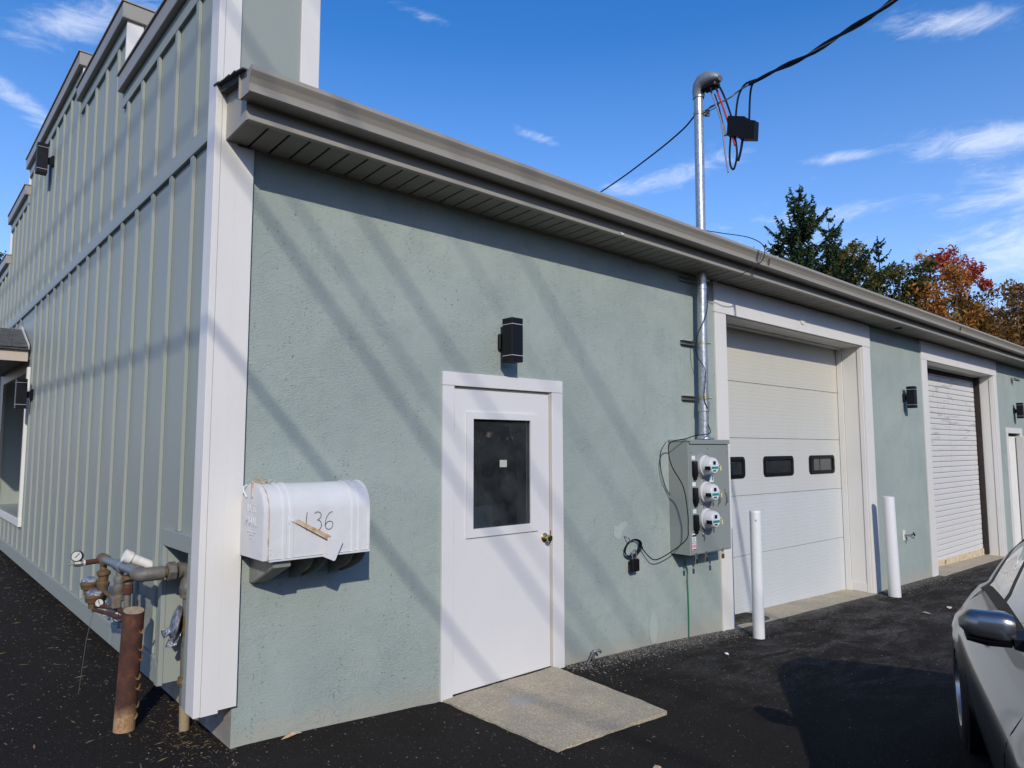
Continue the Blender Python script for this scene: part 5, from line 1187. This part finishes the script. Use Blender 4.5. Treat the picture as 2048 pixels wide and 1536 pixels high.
# ------------------------------------------------------------------ street wires on the left (they throw the soft lines on the walls)
def street_pole(y, label):
    t = thing('utility_pole', (-4.6, y, 0), label, 'utility pole')
    MB().tube([(-4.6, y, -.5), (-4.6, y, 12.6)], [.17, .11], 14).build('pole', M_POLE, t)
    MB().box(-5.7, -3.5, y-.06, y+.06, 11.9, 12.02).build('crossarm', M_POLE, t)
street_pole(-42, 'wooden utility pole behind the viewer on the street side'); street_pole(52, 'wooden utility pole far down the street side')
for k, (x, zc, r, s0) in enumerate(((-3.6, 2.20, .015, 0), (-4.4, 3.16, .015, 0), (-4.4, 3.46, .010, 0), (-4.9, 3.98, .014, 0), (-4.9, 4.85, .008, 0), (-5.4, 5.55, .015, 0))):
    z0 = zc+.67*abs(x)/.59; yc = x/.59
    pts = [(x, yc+s, z0+.0012*abs(s)**1.6+.03*sin(s*.1+k)) for s in [-34+4*i for i in range(24)]]
    o = MB().tube(smooth_path(pts, 2), r, 7).build('street_wire', M_RUBBER); tag(o, '%s of the overhead street cables strung between the wooden utility poles' % ('lowest', 'second lowest', 'third lowest', 'third highest', 'second highest', 'highest')[k], 'cable', 'overhead street cables')

# ------------------------------------------------------------------ trees
def leafy(pts_fn, n, size, m, seed, name, parent, aspect=.7):
    rnd = random.Random(seed); vs = []; fs = []; rg = rnd.gauss
    for i in range(n):
        p = pts_fn(rnd); s = size*rnd.uniform(.6, 1.4)
        u = Vector((rg(0, 1), rg(0, 1), rg(0, 1))).normalized(); v = u.cross(Vector((rg(0, 1), rg(0, 1), rg(0, 1)))).normalized()
        b = len(vs); u = u*s; v = v*s*aspect
        vs += [tuple(p-u), tuple(p-u*.1+v*.6), tuple(p+u), tuple(p-u*.1-v*.6)]
        fs.append((b, b+1, b+2, b+3))
    me = bpy.data.meshes.new(name); me.from_pydata(vs, [], fs); me.materials.append(m)
    o = bpy.data.objects.new(name, me); COL.objects.link(o); o.parent = parent; return o
def decid(x, y, z0, top, rad, m, label, seed, leaves=5200, size=.10, clumps=34, bare=.0, red=None, name='tree', squash=1.0):
    rnd = random.Random(seed); t = thing(name, (x, y, z0), label, 'tree'); h = top-z0
    cl = []
    for i in range(clumps):
        a = rnd.uniform(0, 2*pi); el_ = rnd.uniform(-.35, 1); rr = rad*rnd.uniform(.35, .92)*sqrt(max(.05, 1-max(0, el_)**2*.8))
        cl.append((Vector((cos(a)*rr, sin(a)*rr, h*(.62+.32*el_*squash)+rnd.uniform(-.2, .2))), rad*rnd.uniform(.16, .34)))
    b = MB(); b.tube(smooth_path([(0, 0, -.3), (.05, 0, h*.3), (-.05, .05, h*.6), (.02, 0, h*.86)], 4), [.02*h-(.016*h)*i/12 for i in range(13)], 8)
    tk = b.build('trunk', M_BARK, t, local=True)
    b = MB()
    for c, r in cl:
        st = Vector((0, 0, h*rnd.uniform(.35, .55))); mid = (st+c)*.5+Vector((0, 0, -.1*rad)); b.tube([tuple(st), tuple(mid), tuple(c)], [.035, .022, .008], 5, False)
        for k in range(3): b.tube([tuple(c), tuple(c+Vector((rnd.gauss(0, r), rnd.gauss(0, r), abs(rnd.gauss(0, r)))))], [.008, .003], 4, False)
    b.build('limbs', M_BARK, t, local=True)
    def pf(r_):
        c, r = cl[r_.randrange(len(cl))]; k = r_.random()**.45
        d = Vector((r_.gauss(0, 1), r_.gauss(0, 1), r_.gauss(0, .8))).normalized(); return c+d*r*k*1.15
    leafy(pf, leaves, size, m, seed+1, 'crown', t)
    return t
def conifer(x, y, z0, top, rad, m, label, seed, whorls=26, name='spruce_tree', droop=.25, dense=1.0):
    rnd = random.Random(seed); t = thing(name, (x, y, z0), label, 'tree'); h = top-z0
    MB().tube([(0, 0, -.3), (0, 0, h*.99)], [.016*h, .012], 8).build('trunk', M_BARK, t, local=True)
    vs = []; fs = []; lb = MB()
    for w_ in range(whorls):
        k = (w_+.5)/whorls; z = h*(.18+.82*k)+rnd.uniform(-.5, .5)*h*.82/whorls; L0 = rad*(1-k)**.75*rnd.uniform(.75, 1.2)+.12
        for q in range(rnd.randint(4, 7)):
            a = rnd.uniform(0, 2*pi); L = L0*rnd.choice((.3, .55, .8, 1.0, 1.15, 1.3))*rnd.uniform(.85, 1.1); d = Vector((cos(a), sin(a), 0)); upk = .35*(k)-droop*(1-k)+rnd.uniform(-.15, .3)
            tip = d*L+Vector((0, 0, L*upk)); base = Vector((0, 0, z)); lb.tube([tuple(base), tuple(base+tip)], [.014, .004], 4, False)
            ns = max(4, int(L/.055*dense))
            for i in range(ns):
                u = (i+.5)/ns; p = base+tip*u+Vector((0, 0, .28*L*u*u-.12*L*sin(pi*u)))
                side = d.cross(Vector((0, 0, 1)))
                for sg in (-1, 1, 0):
                    ll = (.09+.20*(1-u))*min(1.1, L+.2)*rnd.uniform(.5, 1.5)
                    dd = (side*sg*.7+d*.5+Vector((0, 0, rnd.uniform(-1.3, .45)))).normalized()*ll
                    ww = dd.cross(Vector((rnd.gauss(0, 1), rnd.gauss(0, 1), rnd.gauss(0, 1)))).normalized()*.022
                    b0 = len(vs); vs += [tuple(p-ww), tuple(p+dd*.5-ww*1.5), tuple(p+dd), tuple(p+dd*.5+ww*1.5), tuple(p+ww)]; fs.append((b0, b0+1, b0+2, b0+3, b0+4))
    lb.build('limbs', M_BARK, t, local=True)
    me = bpy.data.meshes.new('crown'); me.from_pydata(vs, [], fs); me.materials.append(m); o = bpy.data.objects.new('crown', me); COL.objects.link(o); o.parent = t
    return t
conifer(25.6, 8.9, -1, 11.9, 4.3, M_SPRUCE, 'tall dark spruce rising highest above the gutter', 11, 42, dense=1.5)
conifer(26.4, 8.1, -1, 10.7, 3.0, M_SPRUCE, 'shorter spruce shouldering the right side of the tall spruce', 61, 30, dense=1.4)
conifer(25.0, 9.5, -1, 10.1, 2.6, M_SPRUCE, 'shorter spruce leaning on the left side of the tall spruce', 62, 28, dense=1.3)
conifer(24.3, 10.2, -1, 9.75, 1.4, M_SPRUCE, 'small spruce tip just left of the tall dark spruce', 12, 20)
decid(26.9, 7.75, -1, 10.35, 1.25, M_YELLOWGREEN, 'yellow green tree pressed against the right side of the tall spruce', 21, 5200, .085, 44, name='turning_tree')
conifer(28.0, 6.85, -1, 9.95, 1.5, M_CEDAR, 'blue green cedar with a pointed top between the turning trees', 13, 30, 'cedar_tree', -.3, 1.5)
decid(27.6, 6.5, -1, 9.0, 1.5, M_GREENLEAF, 'green and gold tree in front of the pointed cedar', 22, 6500, .085, 44, name='turning_tree')
decid(28.9, 5.75, -1, 9.25, 1.1, M_GREENLEAF, 'dull green tree just left of the orange maple', 23, 4500, .085, 34, name='turning_tree')
mp = decid(29.3, 5.25, -1, 9.45, 1.75, M_MAPLE, 'orange maple with a red upper right side', 24, 7000, .085, 44, name='maple_tree')
def pf_red(r_):
    c = [(.75, -.75, 9.75, .36), (.35, -.35, 10.15, .34), (1.0, -.95, 9.25, .34), (1.15, -1.1, 9.55, .26), (.0, .05, 9.85, .34), (.7, -.6, 9.15, .36), (.2, -.1, 10.0, .30), (1.3, -1.3, 8.95, .20)][r_.randrange(8)]
    d = Vector((r_.gauss(0, 1), r_.gauss(0, 1), r_.gauss(0, .8))).normalized()*c[3]*1.25*r_.random()**.5; return Vector(c[:3])+d+Vector((0, 0, -.0))
leafy(pf_red, 1300, .085, M_MAPLERED, 77, 'red_crown', mp)
decid(31.0, 4.2, -1, 8.2, 1.5, M_BROWNLEAF, 'brown and green tree under the red side of the maple', 25, 5500, .085, 40, name='turning_tree')
decid(32.0, 3.4, -1, 8.3, 1.5, M_BROWNLEAF, 'russet tree below the bare branches', 26, 5500, .085, 40, name='turning_tree')
decid(33.0, 2.5, -1, 8.6, 1.8, M_GREENLEAF, 'dull green tree at the right edge above the gutter', 27, 5500, .085, 40, name='turning_tree')
decid(30.6, 5.0, -1, 7.2, 1.8, M_YELLOWGREEN, 'olive and yellow tree low behind the gutter', 28, 6000, .085, 44, name='turning_tree')
decid(26.0, 8.2, -1, 8.3, 2.2, M_YELLOWGREEN, 'olive tree filling in below the tall spruce', 29, 7000, .085, 50, name='turning_tree')
decid(36.5, .6, -1, 8.0, 2.2, M_YELLOWGREEN, 'yellow green tree beyond the far end of the roof', 30, 6000, .10, 44, name='turning_tree')
decid(30.2, 3.9, -1, 7.0, 1.5, M_BROWNLEAF, 'low brown tree just above the gutter right of the maple', 51, 4500, .085, 36, name='maple_tree')
decid(34.5, 1.9, -1, 8.1, 1.7, M_BROWNLEAF, 'rust coloured tree at the far right edge', 52, 4500, .09, 36, name='turning_tree')
# bare saplings
def bare(x, y, z0, top, label, seed):
    rnd = random.Random(seed); t = thing('bare_tree', (x, y, z0), label, 'tree'); b = MB(); h = top-z0
    b.tube([(0, 0, -.3), (0, 0, h*.6)], [.07, .035], 6)
    b.build('trunk', M_TWIG, t, local=True); b = MB()
    def br(p, d, L, r, dep):
        q = p+d*L; b.tube([tuple(p), tuple(q)], [r, r*.6], 4, False)
        if dep == 0: return
        for k in range(3):
            nd = (d+Vector((rnd.gauss(0, .38), rnd.gauss(0, .38), rnd.gauss(.08, .2)))).normalized(); br(p+d*L*rnd.uniform(.5, 1), nd, L*.70, r*.62, dep-1)
    for k in range(8): br(Vector((0, 0, h*rnd.uniform(.40, .6))), Vector((rnd.gauss(0, .35), rnd.gauss(0, .35), 1)).normalized(), h*.17, .026, 4)
    b.build('branches', M_TWIG, t, local=True)
bare(33.6, 4.2, -1, 9.1, 'leafless grey tree left of the two bare trees', 41); bare(34.8, 3.3, -1, 9.5, 'leafless grey tree showing above the russet tree', 42)
bare(36.0, 2.2, -1, 9.9, 'leafless grey tree at the right edge of the skyline', 43)
conifer(1.75, 30.4, 0, 9.4, 2.2, M_SPRUCE, 'dark spruce tip showing past the far end of the batten front', 14, 24)

# wooded edge across the yard, behind the viewer (seen only in reflections)
def far_woods():
    rnd = random.Random(5); vs = []; fs = []
    for i in range(15000):
        a = rnd.uniform(-2.9, -.12); r_ = rnd.uniform(38, 50); top = 8+2.5*sin(a*9)+1.5*sin(a*23+1); p = Vector((sin(a+pi*.5)*r_*1.0, -cos(a+pi*.5)*0, 0))
        x = r_*cos(a); y = r_*sin(a); z = rnd.uniform(-.5, top)
        s_ = rnd.uniform(.35, .8); u = Vector((rnd.gauss(0, 1), rnd.gauss(0, 1), rnd.gauss(0, 1))).normalized(); v = u.cross(Vector((rnd.gauss(0, 1), rnd.gauss(0, 1), rnd.gauss(0, 1)))).normalized()
        b = len(vs); p = Vector((x, y, z)); vs += [tuple(p-u*s_), tuple(p+v*s_*.7), tuple(p+u*s_), tuple(p-v*s_*.7)]; fs.append((b, b+1, b+2, b+3))
    me = bpy.data.meshes.new('far_woods'); me.from_pydata(vs, [], fs); me.materials.append(M_GREENLEAF); o = bpy.data.objects.new('far_woods', me); COL.objects.link(o); o['kind'] = 'stuff'
far_woods()
